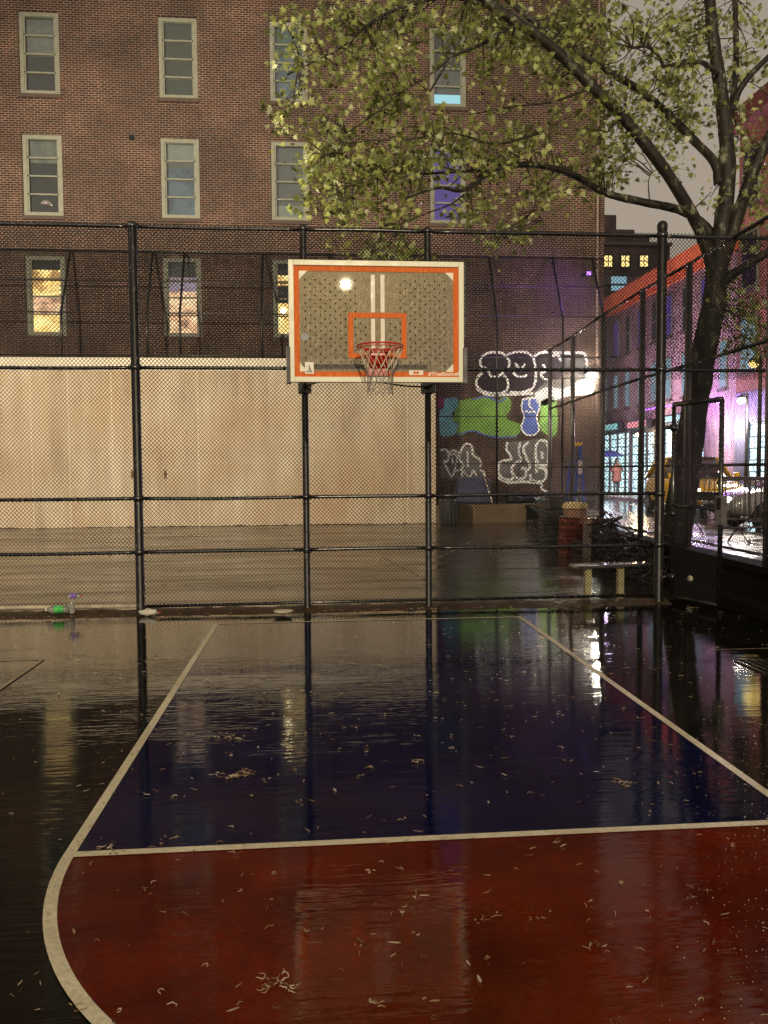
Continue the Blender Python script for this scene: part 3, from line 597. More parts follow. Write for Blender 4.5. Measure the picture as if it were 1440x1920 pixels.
s2.build('seal_print',bpy.data.materials['grey_print'],st)
# ------------------------------------------------------------------ floodlight mast behind the camera (mirrored in the board)
fm=thing('floodlight_mast','tall court floodlight mast behind the viewer, mirrored as a bright dot in the backboard','floodlight',(1.25,-10,0))
lampz=7.9; LX=ray(648,534,y=YD); dd=(LX-Vector((0,0,CH))); LP=Vector((0,0,CH))+dd*((2*YD+10)/dd.y); lampx,lampz=LP.x,LP.z
fm.location.x=lampx; ORG[fm.name]=Vector((lampx,-10,0))
MB().tube([(lampx,-10.3,0),(lampx,-10.3,lampz+.3)],[.12,.07],12).build('pole',m_galv,fm,True)
h=MB().box((lampx-.3,-10.3,lampz-.15),(lampx+.3,-10.02,lampz+.2)).build('lamp_head',m_blackm,fm,bevel=.02)
MB().box((lampx-.1,-10.018,lampz-.1),(lampx+.1,-10.01,lampz+.1)).build('lens',emit('flood_lens',(1,.83,.4),60),h)
def spot(name,loc,to,e,col,size,blend,rad,parent):
    l=bpy.data.lights.new(name,'SPOT'); l.energy=e; l.color=col; l.spot_size=R(size); l.spot_blend=blend; l.shadow_soft_size=rad
    o=bpy.data.objects.new(name,l); COL.objects.link(o); org=ORG[parent.name]; o.parent=parent; o.location=Vector(loc)-org
    o.rotation_euler=(Vector(to)-Vector(loc)).to_track_quat('-Z','Y').to_euler(); return o
def point(name,loc,e,col,rad,parent):
    l=bpy.data.lights.new(name,'POINT'); l.energy=e; l.color=col; l.shadow_soft_size=rad
    o=bpy.data.objects.new(name,l); COL.objects.link(o); o.parent=parent; o.location=Vector(loc)-ORG[parent.name]; return o
spot('flood_light',(lampx,-9.9,lampz),(-1.5,YW,6.0),7800,(1,.84,.55),80,.8,.06,fm)
fm2=thing('floodlight_mast','court floodlight mast standing outside the picture at the left, washing the handball wall','floodlight',(-11,5,0))  # extra lamp added out of view to brighten the handball wall
MB().tube([(-11,5,0),(-11,5,8.3)],[.12,.07],12).build('pole',m_galv,fm2,True)
MB().box((-11.3,4.7,7.8),(-10.7,4.98,8.2)).build('lamp_head',m_blackm,fm2,bevel=.02)
spot('flood_light',(-11,5.15,8),(-2,YW,5.5),26000,(1,.86,.62),80,.7,.4,fm2)
# ------------------------------------------------------------------ sycamore tree
tr=thing('sycamore_tree','big spreading sycamore with mottled bark and fresh leaves, standing outside the right fence','tree',(6.2,13.2,ZS))
def T(u,v,y): return ray(u,v,y=y)
limb=MB()
def L(pts,r0,r1,n=9,sm=5):
    P=cr([T(*p) for p in pts],sm); m=len(P)
    limb.tube(P,[ (r0+(r1-r0)*(i/(m-1))**.8)*random.uniform(.94,1.06) for i in range(m)],n); return P
LIMBS=[]
L([(1262,1045,13.3),(1278,940,13.3),(1290,850,13.3),(1306,740,13.3),(1322,650,13.3),(1338,570,13.3),(1345,510,13.3)],.27,.185,14)
LIMBS.append(L([(1340,545,13.3),(1332,490,13.3),(1315,440,13.2),(1288,385,13.0),(1240,310,12.8),(1170,222,12.6),(1110,162,12.4),(1050,102,12.3),(1000,62,12.2),(925,12,12.1),(860,-40,12)],.112,.07))
LIMBS.append(L([(1342,500,13.3),(1330,435,13.5),(1282,397,13.6),(1205,379,13.7),(1135,362,13.7),(1080,330,13.5),(1040,316,13.4),(985,309,13.2),(930,317,13),(895,342,12.8),(862,358,12.8),(820,352,12.6),(760,372,12.5)],.092,.02))
LIMBS.append(L([(1348,345,13.3),(1340,305,13.4),(1300,262,13.7),(1240,203,14),(1190,163,14.2),(1135,131,14.3),(1060,82,14.4),(1000,40,14.4),(930,-20,14.4)],.085,.05))
LIMBS.append(L([(1345,525,13.3),(1352,440,13.3),(1364,340,13.3),(1361,250,13.3),(1350,160,13.3),(1336,60,13.3),(1328,-40,13.3)],.165,.085,12))
LIMBS.append(L([(1372,205,13.5),(1380,120,13.6),(1379,40,13.7),(1378,-30,13.8)],.055,.045))
LIMBS.append(L([(1352,500,13.3),(1375,430,13.2),(1405,340,13.1),(1440,262,13),(1490,190,12.9),(1550,100,12.8)],.115,.08))
LIMBS.append(L([(1368,215,13.4),(1392,160,13.3),(1440,108,13.2),(1500,60,13.1)],.06,.04))
LIMBS.append(L([(1344,140,13.2),(1318,118,13.0),(1285,118,12.8),(1232,128,12.7)],.05,.03))
LIMBS.append(L([(1244,125,12.7),(1234,103,12.6),(1212,88,12.5),(1186,90,12.4)],.03,.018))
LIMBS.append(L([(1340,570,13.3),(1362,525,13.1),(1397,500,12.9),(1440,473,12.7),(1500,440,12.5)],.09,.06))
LIMBS.append(L([(965,45,12.2),(905,82,12.1),(851,106,12),(825,140,12),(806,172,11.9)],.035,.014,7))
LIMBS.append(L([(851,106,12),(805,140,12.1),(760,168,12.2),(700,215,12.2),(650,250,12.2)],.02,.009,6))
LIMBS.append(L([(925,12,12.1),(840,-5,12.1),(758,12,12.1),(697,42,12.1),(647,84,12),(600,110,12),(560,130,12)],.035,.01,7))
LIMBS.append(L([(895,342,12.8),(850,380,12.7),(800,400,12.6),(750,420,12.6)],.02,.008,6))
LIMBS.append(L([(940,318,13),(860,322,12.9),(780,326,12.8),(720,322,12.7),(660,345,12.6),(600,380,12.6)],.028,.008,6))
LIMBS.append(L([(1010,250,12.6),(930,270,12.6),(850,250,12.5),(760,262,12.4),(680,265,12.3),(610,290,12.3)],.02,.008,6))
LIMBS.append(L([(1110,162,12.4),(1040,190,12.3),(960,200,12.2),(880,215,12.1)],.025,.008,6))
LIMBS.append(L([(985,309,13.2),(1000,345,13.1),(1005,385,13),(1020,420,13)],.015,.006,5))
LIMBS.append(L([(1218,378,13.7),(1216,340,13.7),(1225,322,13.7),(1240,316,13.7)],.012,.006,5))
LIMBS.append(L([(1170,222,12.6),(1150,235,12.6),(1120,270,12.6),(1090,290,12.6)],.018,.006,5))
# blobs: (u, v, ru, rv, clusters)
blobs=[(545,80,34,45,9),(560,145,40,30,9),(540,200,26,30,6),(548,245,16,20,4),(590,20,50,25,9),(700,15,100,30,30),(850,20,90,35,32),(640,110,55,40,14),(700,70,70,40,14),(745,100,45,55,20),(735,170,50,40,16),(690,165,60,30,10),(620,240,50,26,14),(600,310,40,40,17),(650,290,60,35,22),(735,215,50,35,16),
(610,365,45,40,18),(680,360,60,45,24),(740,320,70,45,28),(800,290,70,45,30),(830,240,70,35,20),(880,120,60,45,12),(900,60,70,40,16),(960,60,70,40,20),(1010,40,70,45,30),(1070,30,60,35,24),(1060,90,60,45,24),(1110,60,60,50,30),(990,120,60,40,12),(1050,150,50,30,12),
(900,300,60,45,20),(960,290,60,45,20),(900,375,50,30,10),(965,200,30,60,9),(1000,240,50,40,10),(1100,205,45,40,14),(1050,300,30,40,10),(1130,300,40,30,12),(1040,345,40,18,8),(1100,330,40,20,9),(1180,130,60,60,30),(1180,40,70,45,28),(1250,60,60,50,30),(1300,60,50,50,22),(1230,150,50,35,20),(1280,170,50,50,24),(1200,240,45,40,20),(1250,230,45,35,20),(1160,190,40,30,14),(1150,260,30,30,10),
(1300,210,40,30,10),(1160,320,30,20,8),(1250,300,30,22,9),(1340,355,22,14,5),(1355,205,25,20,7),(1400,60,45,60,20),(1390,130,40,30,10),(1405,220,40,30,12),(1425,310,25,30,9),(1415,380,30,30,14),(1390,270,25,20,8),(1360,20,30,30,8),(680,455,70,26,14),(760,470,40,20,8),(955,430,35,25,8),(905,450,30,16,4),(985,430,25,12,4),(985,385,35,20,5),(1410,560,40,35,16),(1425,630,30,40,14),(1390,650,35,22,8),(1400,455,40,20,8),(1015,345,22,20,7),(1290,25,40,30,10),(760,400,40,20,8),(850,405,40,14,5)]
allp=[p for l in LIMBS for p in l]
lf=MB(); tw=MB(); sb=MB()
LP_=[(0,0),(.13,.04),(.44,-.06),(.25,.2),(.58,.38),(.22,.4),(.3,.66),(.11,.58),(0,1)]
LEAF=LP_+[(-x,y) for x,y in LP_[::-1][1:-1]]
def leaf(p,size,nrm,dirn):
    n=nrm.normalized(); d=(dirn-n*dirn.dot(n)); 
    if d.length<.01: d=Vector((1,0,0)).cross(n)
    d.normalize(); s=d.cross(n); cup=random.uniform(.1,.35); k=len(lf.v)
    for x,y in LEAF: lf.v.append(tuple(p+s*(x*size)+d*(y*size)+n*(-cup*size*(x*x*2+.25*y*y))))
    k0=k+8  # tip
    m=len(LEAF)
    lf.f.append(tuple(k+i for i in range(0,9))); lf.f.append(tuple([k+8]+[k+i for i in range(9,m)]+[k]))
for (u,v,ru,rv,n) in blobs:
    n=max(2,int(n*(.62 if u<1130 else .52)))
    for _ in range(n):
        while True:
            a,b=random.uniform(-1,1),random.uniform(-1,1)
            if a*a+b*b<1: break
        uu,vv=u+a*ru,v+b*rv
        base=min(allp,key=lambda q:(q-T(uu,vv,q.y)).length)
        y=base.y+random.gauss(.5,.5); y=max(11.3,min(15.6,y)); c=T(uu,vv,y)
        # twig from the nearest limb
        base=min(allp,key=lambda q:(q-c).length); dist=(c-base).length
        if dist<2.6:
            mid=(base+c)/2+Vector((random.gauss(0,.12),random.gauss(0,.12),random.gauss(.05,.1)))*dist
            tw.tube(cr([base,mid,c],3),[.012,.011,.01,.008,.007,.006,.004],4,False)
        else: 
            e=c+Vector((random.gauss(.3,.2),random.gauss(0,.2),random.gauss(.2,.2))); tw.tube([e,c],[.007,.004],4,False)
        for k in range(3): tw.tube([c,c+Vector((random.gauss(0,.14),random.gauss(0,.14),random.gauss(-.06,.1)))],[.004,.002],3,False)
        for k in range(random.randint(12,21)):
            p=c+Vector((random.gauss(0,.15),random.gauss(0,.16),random.gauss(-.05,.14)))
            nrm=Vector((random.gauss(0,.55),random.gauss(-.45,.6),random.gauss(.25,.6)))
            leaf(p,random.uniform(.065,.14),nrm,Vector((random.gauss(0,.6),random.gauss(0,.5),random.gauss(-.7,.5))))
        if random.random()<.2:
            p=c+Vector((random.gauss(0,.12),random.gauss(0,.1),-.22)); tw.tube([c,p],.0025,3,False); sb.lathe([(.001,-.022),(.017,-.014),(.022,0),(.017,.014),(.001,.022)],p,8)
limb.build('trunk',m_bark,tr,True); tw.build('twigs',m_twig,tr)['kind']='stuff'; lf.build('foliage',m_leaf,tr)['kind']='stuff'; sb.build('seed_balls',m_seed,tr,True)['kind']='stuff'
# ------------------------------------------------------------------ street side : buildings and lamps
FX=16.0
def fac_window(parent,y,z0,z1,w,mat,x=FX):
    o=MB().box((x-.06,y-w/2-.08,z0-.08),(x+.0,y+w/2+.08,z1+.08)).build('window',m_frame,parent)
    MB().box((x-.075,y-w/2,z0),(x-.062,y+w/2,(z0+z1)/2-.04)).box((x-.085,y-w/2,(z0+z1)/2+.04),(x-.062,y+w/2,z1)).build('pane',mat,o)
    MB().box((x-.14,y-w/2-.12,z0-.2),(x-.065,y+w/2+.12,z0-.09)).build('sill',m_sillm,o)
m_wc=emit('cyan_window',(.4,.7,.85),.55); m_wd=simple('dark_pane',(.02,.015,.03),.1); m_wv=emit('violet_pane',(.15,.06,.5),.5); m_wlit=emit('warm_far_window',(1,.7,.25),1.6)  # cyan panes on the row house glow to imitate reflections
rh=thing('row_house','long pinkish brick row house with an orange cornice above lit shops','building',(FX+4,37,ZS))
MB().box((FX,29.6,ZS-.3),(FX+9,45,10.3)).build('wall',m_brick_r,rh)
MB().box((FX-.35,29.5,10.3),(FX+9,45.1,10.95)).box((FX-.15,29.55,10.0),(FX-.002,45.05,10.3)).build('cornice',simple('orange_cornice',(.62,.13,.05),.6,0,.2,3),rh)
i=0
for y in(30.6,32.2,33.9,35.5,37.1,38.7,40.3,41.9,43.5):
    for z in(5.0,7.8):
        fac_window(rh,y,z,z+1.7,.42,[m_wc,m_wd,m_wc,m_wv][i%4]); i+=1
rb=thing('corner_building','taller red brick corner building at the right edge beyond the tree','building',(FX+4,24,ZS))
MB().box((FX-.1,15,4.6),(FX+9,29.5,14.2)).build('wall',m_brick_red,rb)
MB().box((FX-.5,15,14.2),(FX+9,29.6,14.9)).build('cornice',simple('dark_red_cornice',(.12,.03,.025),.6),rb)
MB().box((FX-.14,15,ZS-.3),(FX+9,29.5,4.6)).build('shop_front',simple('dark_plum_boards',(.05,.035,.055),.5,0,.3,4),rb)
for n_,y in enumerate((28.6,26.6,24.6,22.6,20.6,18.6)):
    for z in(5.4,8.4,11.4): fac_window(rb,y,z,z+1.9,.95,m_wc if n_%2==0 and z<8 else m_wd,FX-.1)
# dark plum boarded shop strip
def shopmat(name,tint,es):
    m=MT(name); t=m.n('TexCoord'); s=m.n('SeparateXYZ'); c=m.n('CombineXYZ'); m.l(t.outputs['Object'],s.inputs[0]); m.l(s.outputs[1],c.inputs[0]); m.l(s.outputs[2],c.inputs[1])
    b=m.n('TexBrick'); m.l(c.outputs[0],b.inputs['Vector']); b.inputs['Scale'].default_value=1; b.inputs['Brick Width'].default_value=.55; b.inputs['Row Height'].default_value=.42; b.inputs['Mortar Size'].default_value=.03
    b.inputs['Color1'].default_value=(*tint,1); b.inputs['Color2'].default_value=(.55,.8,.75,1); b.inputs['Mortar'].default_value=(.05,.07,.1,1)
    n=m.noise(c.outputs[0],3.5,4); col=m.mix(.8,b.outputs[0],m.ramp(n,[(.35,(.15,.2,.3)),(.5,(.7,.9,1)),(.62,(1,1,.9)),(.75,(1,.7,.4))]),'MULTIPLY')
    m.l(col,m.p.inputs['Emission Color']); m.set(es=es,col=(.05,.05,.05),rough=.2); return m.m
m_shop=shopmat('shop_interior_light',(.75,.95,1),3.6)
m_dark=simple('dark_shop_trim',(.03,.03,.035),.4)
def shop(parent,ya,yb,zt,mat,x=FX,n=3):
    o=MB().box((x-.12,ya,ZS+.15),(x-.005,yb,zt)).build('shop_window',mat,parent)
    f=MB(); 
    for k in range(n+1):
        y=ya+(yb-ya)*k/n; f.box((x-.2,y-.07,ZS),(x-.125,y+.07,zt+.05))
    f.box((x-.2,ya-.07,zt+.055),(x-.125,yb+.07,zt+.25)); f.box((x-.2,ya+.075,ZS),(x-.125,yb-.075,ZS+.4)) if False else None
    f.build('shop_frame',m_dark,o)
    return o
def sign(parent,ya,yb,z0,z1,col,es,x=FX):
    o=MB().box((x-.5,ya,z0),(x-.26,yb,z1)).build('sign_box',m_dark,parent)
    MB().box((x-.52,ya+.08,z0+.08),(x-.505,yb-.08,z1-.08)).build('sign_face',emit('sign_glow',col,es),o)
shop(rh,36.6,39.4,3.5,m_shop); shop(rh,40.2,44.6,3.6,m_shop,n=4); shop(rh,32.2,35.6,3.6,m_shop)
sign(rh,40.4,44.4,3.75,4.2,(.35,.85,.85),1.3); sign(rh,36.8,39.2,3.7,4.15,(.9,.3,.35),1.6); sign(rh,32.4,35.2,3.75,4.15,(.5,.9,.95),1.5)
shop(rb,25.6,28.2,3.4,m_shop,x=FX-.16,n=2); sign(rb,20.2,24.4,3.3,4.3,(1,.22,.1),1.1,x=FX-.2)
# purple LED line over the shops, and its light
MB().box((FX-.9,29.6,4.45),(FX-.84,36,4.5)).build('led_strip',emit('purple_led',(.35,.08,1),6),rh)
point('purple_light',(FX-1.2,31,4.3),350,(.36,.1,1),.2,rh)
point('shop_glow',(13.6,38,2.6),700,(.7,.9,1),.8,rh)
point('facade_fill',(12.5,35,4.2),1900,(.8,.6,.95),.5,rh)  # added light without a fixture, brightens the row house facade
point('corner_shop_glow',(14.4,27,2.6),260,(.9,.8,1),.6,rb)
fb=thing('far_building','dark stepped apartment block at the end of the street with three yellow windows','building',(28,72,0))
YQ=70.
def fx(u): return ray(u,480,y=YQ).x
def fz(u,v): return ray(u,v,y=YQ).z
MB().box((18,YQ,0),(fx(1256),YQ+10,fz(1240,460))).box((18,YQ+.5,fz(1240,460)),(fx(1222),YQ+9,fz(1200,436))).box((18,YQ+.8,fz(1200,436)),(fx(1196),YQ+8,fz(1170,425))).box((18,YQ+1,fz(1170,425)),(fx(1163),YQ+8,fz(1140,396))).build('wall',m_brick_far,fb)
MB().box((18,YQ-.3,fz(1240,462)),(fx(1258),YQ+.48,fz(1240,456))).build('cornice',simple('grey_cornice',(.13,.1,.1),.7),fb)
for u in(1140,1172,1207):
    xa,xb=fx(u-7),fx(u+7); za,zb=fz(u,500),fz(u,480)
    o=MB().box((xa-.2,YQ-.06,za-.2),(xb+.2,YQ-.002,zb+.2)).build('window',m_dark,fb); m=(xa+xb)/2; h=(za+zb)/2
    for (p0,p1,q0,q1) in((xa,m-.05,za,h-.05),(m+.05,xb,za,h-.05),(xa,m-.05,h+.05,zb),(m+.05,xb,h+.05,zb)): MB().box((p0,YQ-.09,q0),(p1,YQ-.065,q1)).build('pane',m_wlit,o)
sbd=thing('low_building','low dark roofed building with one pale lit window, in front of the stepped block','building',(22,55,0))
xa=ray(1122,540,y=52).x; zt2=ray(1160,516,y=52).z
MB().box((16.5,52,0),(26,58,zt2-.7)).build('wall',m_brick_far,sbd)
MB().prism([(16.3,51.6,zt2-.7),(26.2,51.6,zt2-.7),(25.4,54,zt2+.4),(17.2,54,zt2+.4)],(0,4,0)).build('roof',simple('plum_roof',(.05,.03,.05),.6),sbd)
p=ray(1160,532,y=52); MB().box((p.x-.5,51.93,p.z-.45),(p.x+.5,51.99,p.z+.45)).build('window',m_wc,sbd)
# building wall lamp at the brick corner
wl=thing('wall_lamp','dazzling white security lamp on the brick corner above the graffiti','lamp',tuple(ray(1110,698,y=YBD-.35)))
P=ray(1110,698,y=YBD-.35)
MB().box((P.x-.18,P.y-.05,P.z-.02),(P.x+.18,P.y+.34,P.z+.16)).build('housing',m_dark,wl,bevel=.02)
MB().box((P.x-.17,P.y-.09,P.z-.17),(P.x+.17,P.y+.1,P.z-.03)).build('lens',emit('lamp_lens',(1,.93,.78),45),wl,bevel=.03)
point('lamp_light',(P.x-.1,P.y-1.0,P.z-.25),620,(1,.9,.72),.13,wl)
PL=ray(1104,512,y=YBD-.5)
pl_=thing('wall_lamp','small purple lamp high on the brick corner, above the white security lamp','lamp',tuple(PL))
MB().box((PL.x-.08,PL.y+.02,PL.z-.05),(PL.x+.08,YBD-.001,PL.z+.08)).build('housing',m_dark,pl_,bevel=.01)
MB().box((PL.x-.07,PL.y-.03,PL.z-.07),(PL.x+.07,PL.y+.015,PL.z+.04)).build('lens',emit('purple_lens',(.4,.15,1),4),pl_)
spot('lamp_light',(PL.x-.1,PL.y-1.3,PL.z-.1),(PL.x-1.6,YBD,PL.z-1.2),420,(.4,.16,1),125,.9,.2,pl_)
def street_lamp(label,u,v,y,col,es,e,arm=0,rad=.3):
    P=ray(u,v,y=y); s=thing('street_lamp',label,'street lamp',(P.x,P.y,ZS),'lamps along the street')
    MB().tube([(P.x+arm,P.y+.1,ZS),(P.x+arm,P.y+.1,P.z+.25)],[.07,.045],10).tube([(P.x+arm,P.y+.1,P.z+.2),(P.x,P.y,P.z+.22)],.03,8).build('pole',m_dark,s,True)
    MB().lathe([(.06,-.08),(.12,-.03),(.13,.03),(.08,.09),(.01,.1)],P,12).build('globe',emit('globe_glow',col,es),s,True)
    MB().lathe([(.15,.1),(.14,.13),(.02,.2)],P,12).build('hood',m_dark,s,True)
    if e: point('lamp_glow',P+Vector((0,-.3,-.2)),e,col,rad,s)
street_lamp('street lamp with a yellow glow, right of the tree trunk',1413,683,21,(1,.72,.2),2,6,.25)
street_lamp('street lamp with a white glow, level with the shop signs',1390,752,25,(1,.88,.75),22,500,.25)
street_lamp('small warm street lamp in front of the cyan shops',1196,816,37,(1,.7,.35),22,500,.2)
street_lamp('small white street lamp seen inside the open gate',1298,798,31,(.85,.8,1),18,500,.2)
# ------------------------------------------------------------------ cars
m_tyre=simple('tyre_rubber',(.015,.015,.015),.7); m_rim=simple('alloy_rim',(.4,.4,.42),.25,.9); m_carglass=MT('car_glass').set(col=(.02,.025,.03),rough=.04,spec=.9,coat=1).m
m_hl=emit('headlight_glow',(1,.93,.8),28); m_tl=emit('tail_light_glow',(1,.03,.01),3)
def car(label,paint,loc,rz,length=4.7,width=1.86,height=1.55,taxi=False,lights=True):
    c=thing('car',label,'car',(0,0,0),'cars in the street',world=False); h=height; Lh=length/2; w=width/2
    # stations along x (front +x): x, z bottom, z belt, half width low, half width belt
    st=[(-Lh,.45,.82,.72),(-Lh+.12,.3,.98,.9),(-Lh+.7,.25,1.02,.99),(-.6,.22,1.0,1),(.6,.22,.98,1),(Lh-1.25,.24,.96,1),(Lh-.5,.26,.86,.96),(Lh-.1,.32,.72,.84),(Lh,.42,.62,.7)]
    st=[(x,a,b*h/1.55,k) for x,a,b,k in st]
    mb=MB(); ring=lambda x,a,b,k:[(x,-w*k*.9,a),(x,-w*k,a+.15),(x,-w*k,(a+b)/2+.08),(x,-w*k*.93,b-.03),(x,-w*k*.8,b),(x,w*k*.8,b),(x,w*k*.93,b-.03),(x,w*k,(a+b)/2+.08),(x,w*k,a+.15),(x,w*k*.9,a)]
    for s in st: mb.v.extend(ring(*s))
    n=10
    for i in range(len(st)-1):
        for q in range(n): mb.f.append((i*n+q,(i+1)*n+q,(i+1)*n+(q+1)%n,i*n+(q+1)%n))
    mb.f.append(tuple(range(n))); mb.f.append(tuple(range((len(st)-1)*n,len(st)*n))[::-1])
    bd=mb.build('body',paint,c,True); bd.modifiers.new('b','SUBSURF').render_levels=2
    # cabin : glass with painted roof and pillars
    bz=.97*h/1.55; gs=[(-Lh+.35,bz,.8,bz-.03),(-Lh+.85,h-.1,.70,bz),(-.5,h-.02,.72,bz),(.25,h-.05,.71,bz),(Lh-1.25,bz,.82,bz-.03)]
    g=MB()
    for x,zt_,k,zb in gs: g.v.extend([(x,-w*.9,zb),(x,-w*k,zt_-.02),(x,-w*k*.75,zt_+.0),(x,w*k*.75,zt_+.0),(x,w*k,zt_-.02),(x,w*.9,zb)])
    for i in range(len(gs)-1):
        for q in range(5): g.f.append((i*6+q,(i+1)*6+q,(i+1)*6+q+1,i*6+q+1))
    g.build('glasshouse',m_carglass,c,True)
    rf_=MB(); rg=gs[1:4]
    for x,zt_,k,zb in rg: rf_.v.extend([(x,-w*k*1.01,zt_-.05),(x,-w*k*.9,zt_+.012),(x,0,zt_+.035),(x,w*k*.9,zt_+.012),(x,w*k*1.01,zt_-.05)])
    for i in range(2):
        for q in range(4): rf_.f.append((i*5+q,(i+1)*5+q,(i+1)*5+q+1,i*5+q+1))
    rf_.build('roof',paint,c,True)
    pl=MB()
    for s in(-1,1):
        pl.tube([(gs[0][0],s*w*.91,bz-.02),(gs[1][0],s*w*.715,h-.11)],.035,6).tube([(gs[1][0],s*w*.715,h-.1),(gs[2][0],s*w*.735,h-.04),(gs[3][0],s*w*.725,h-.07),(gs[4][0],s*w*.87,bz-.02)],.03,6).tube([(-.25,s*w*.93,bz),(-.25,s*w*.74,h-.05)],.03,6)
    pl.build('pillars',paint,c,True)
    for sx in(-Lh+.85,Lh-.9):
        for s in(-1,1):
            Mw=Matrix.Translation((sx,s*(w-.1),.33))@Matrix.Rotation(R(90),4,'X')
            t=MB().lathe([(.2,-.11),(.31,-.11),(.335,-.07),(.335,.07),(.31,.11),(.2,.11)],(0,0,0),20,Mw).build('wheel',m_tyre,c,True)
            MB().lathe([(.21,-.112),(.2,-.115),(.05,-.09),(.04,.09),(.2,.115),(.21,.112)],(0,0,0),12,Mw).build('rim',m_rim,t,True)
    for s in(-1,1):
        MB().lathe([(.001,-.1),(.09,-.06),(.11,0),(.09,.06),(.001,.1)],(Lh-.14,s*w*.66,.66*h/1.55),10).build('headlight',m_hl if lights else m_rim,c,True)
        MB().box((-Lh+.0,s*w*.6-.13,.72),(-Lh+.08,s*w*.6+.13,.9)).build('tail_light',m_tl,c,bevel=.02)
        MB().box((.95,s*(w+.02)-.09,bz),(1.1,s*(w+.02)+.09,bz+.15)).build('mirror',paint,c,bevel=.03)
    MB().box((Lh-.06,-.45,.42),(Lh+.02,.45,.58)).build('grille',m_dark,c,bevel=.02)
    if taxi: MB().box((-.35,-.3,h+.02),(-.15,.3,h+.17)).build('roof_light',emit('taxi_light',(1,.75,.35),3),c,bevel=.03)
    place(c,loc,rz); return c
m_yel=MT('taxi_yellow').set(col=(.85,.5,.01),rough=.25,coat=1).m; m_wcar=MT('silver_car_paint').set(col=(.5,.48,.47),rough=.25,metal=.3,coat=1).m
p=ray(1312,900,y=24); car('yellow taxi with its headlights on, behind the barricades',m_yel,(p.x,24.5,ZS),R(-97),4.8,1.9,1.78,True)
p=ray(1352,900,y=17.5); car('silver car seen side-on behind the crowd barricades at the right edge',m_wcar,(p.x+2.45,17.9,ZS),R(176),4.8,1.85,1.55)
# ------------------------------------------------------------------ barricades
m_barr=simple('steel_barrier',(.2,.17,.19),.4,.4,.3,10)
def barrier(w=2.1):
    b=thing('crowd_barrier','','barrier',(0,0,0),'crowd barriers behind the right fence',world=False)
    MB().tube(cr([(0,0,.25),(0,0,.95),(.12,0,1.1),(w-.12,0,1.1),(w,0,.95),(w,0,.25)],4),.02,8).tube([(0,0,.28),(w,0,.28)],.018,8).build('frame',m_barr,b,True)
    s=MB(); k=int(w/.11)
    for i in range(1,k): s.tube([(i*w/k,0,.28),(i*w/k,0,1.09)],.009,5)
    s.build('bars',m_barr,b,True)
    for x in(.35,w-.35): MB().tube([(x-.0,-.32,.02),(x,0,.3),(x,.32,.02)],.016,6).build('foot',m_barr,b,True)
    return b
b0=barrier(); b0['label']='steel crowd barrier right of the gate post, nearest of the three'
p=ray(1350,930,y=13.3); place(b0,(p.x,13.3,ZS+.1),R(3))
for lab,u,y,rz in(('steel crowd barrier seen through the open gate, behind the trunk',1272,15.4,4),('steel crowd barrier behind the nearest one, overlapping the silver car',1405,14.9,-4)):
    c=copy_tree(b0); c['label']=lab; p=ray(u,930,y=y); place(c,(p.x,y,ZS+.1),R(rz))
# ------------------------------------------------------------------ small things by the right wall
def put(mb,name,mat,label,cat,group=None,bevel=0,smooth=False): return tag(mb.build(name,mat,bevel=bevel,smooth=smooth),label,cat,group)
def RZm(loc,rz=0,rx=0,ry=0): return Matrix.Translation(loc)@Matrix.Rotation(R(rz),4,'Z')@Matrix.Rotation(R(rx),4,'X')@Matrix.Rotation(R(ry),4,'Y')
# stepladder
P=ray(1082,836,y=24); ls=thing('step_ladder','blue stepladder with a yellow top leaning by the right fence','ladder',(P.x,24,ZS))
m_lb=simple('blue_fibreglass',(.02,.07,.42),.4,0,.2,6,coat=.3); m_ly=simple('yellow_plastic',(.7,.4,.03),.4)
t=P.z; 
for s in(-1,1): 
    MB().prism([(P.x+s*.17-.04,23.7,ZS),(P.x+s*.17+.04,23.7,ZS),(P.x+s*.1+.04,24,t),(P.x+s*.1-.04,24,t)],(0,.05,0)).build('side_rail',m_lb,ls)
    MB().prism([(P.x+s*.16-.03,24.7,ZS),(P.x+s*.16+.03,24.7,ZS),(P.x+s*.11+.03,24.1,t),(P.x+s*.11-.03,24.1,t)],(0,.03,0)).build('rear_leg',m_lb,ls)
for k in range(5):
    f=(k+1)/6; MB().box((P.x-.16+.06*f,23.68+.3*f,ZS+(t-ZS)*f),(P.x+.16-.06*f,23.78+.3*f,ZS+(t-ZS)*f+.03)).build('step',m_galv,ls)
MB().box((P.x-.15,23.92,t),(P.x+.15,24.18,t+.09)).build('top_cap',m_ly,ls,bevel=.02)
MB().box((P.x-.02,23.8,t-.85),(P.x+.1,23.83,t-.45)).build('warning_label',simple('pale_label',(.6,.5,.5),.6),ls)
# cream cooler on red crate
def crate(mb,M,w=.5,d=.35,h=.3):
    mb.box((-w/2,-d/2,0),(w/2,d/2,.02),M)
    for z in(.0,.13,.26): 
        z0=z*h/.3; mb.box((-w/2,-d/2,z0),(w/2,-d/2+.015,z0+.045),M).box((-w/2,d/2-.015,z0),(w/2,d/2,z0+.045),M).box((-w/2,-d/2+.015,z0),(-w/2+.015,d/2-.015,z0+.045),M).box((w/2-.015,-d/2+.015,z0),(w/2,d/2-.015,z0+.045),M)
    n=8
    for k in range(n+1):
        x=-w/2+(w-.025)*k/n; mb.box((x,-d/2-.004,.0),(x+.025,-d/2-.0005,h),M).box((x,d/2+.0005,0),(x+.025,d/2+.004,h),M)
    for k in range(5):
        y=-d/2+(d-.025)*k/4; mb.box((-w/2-.004,y,0),(-w/2-.0005,y+.025,h),M).box((w/2+.0005,y,0),(w/2+.004,y+.025,h),M)
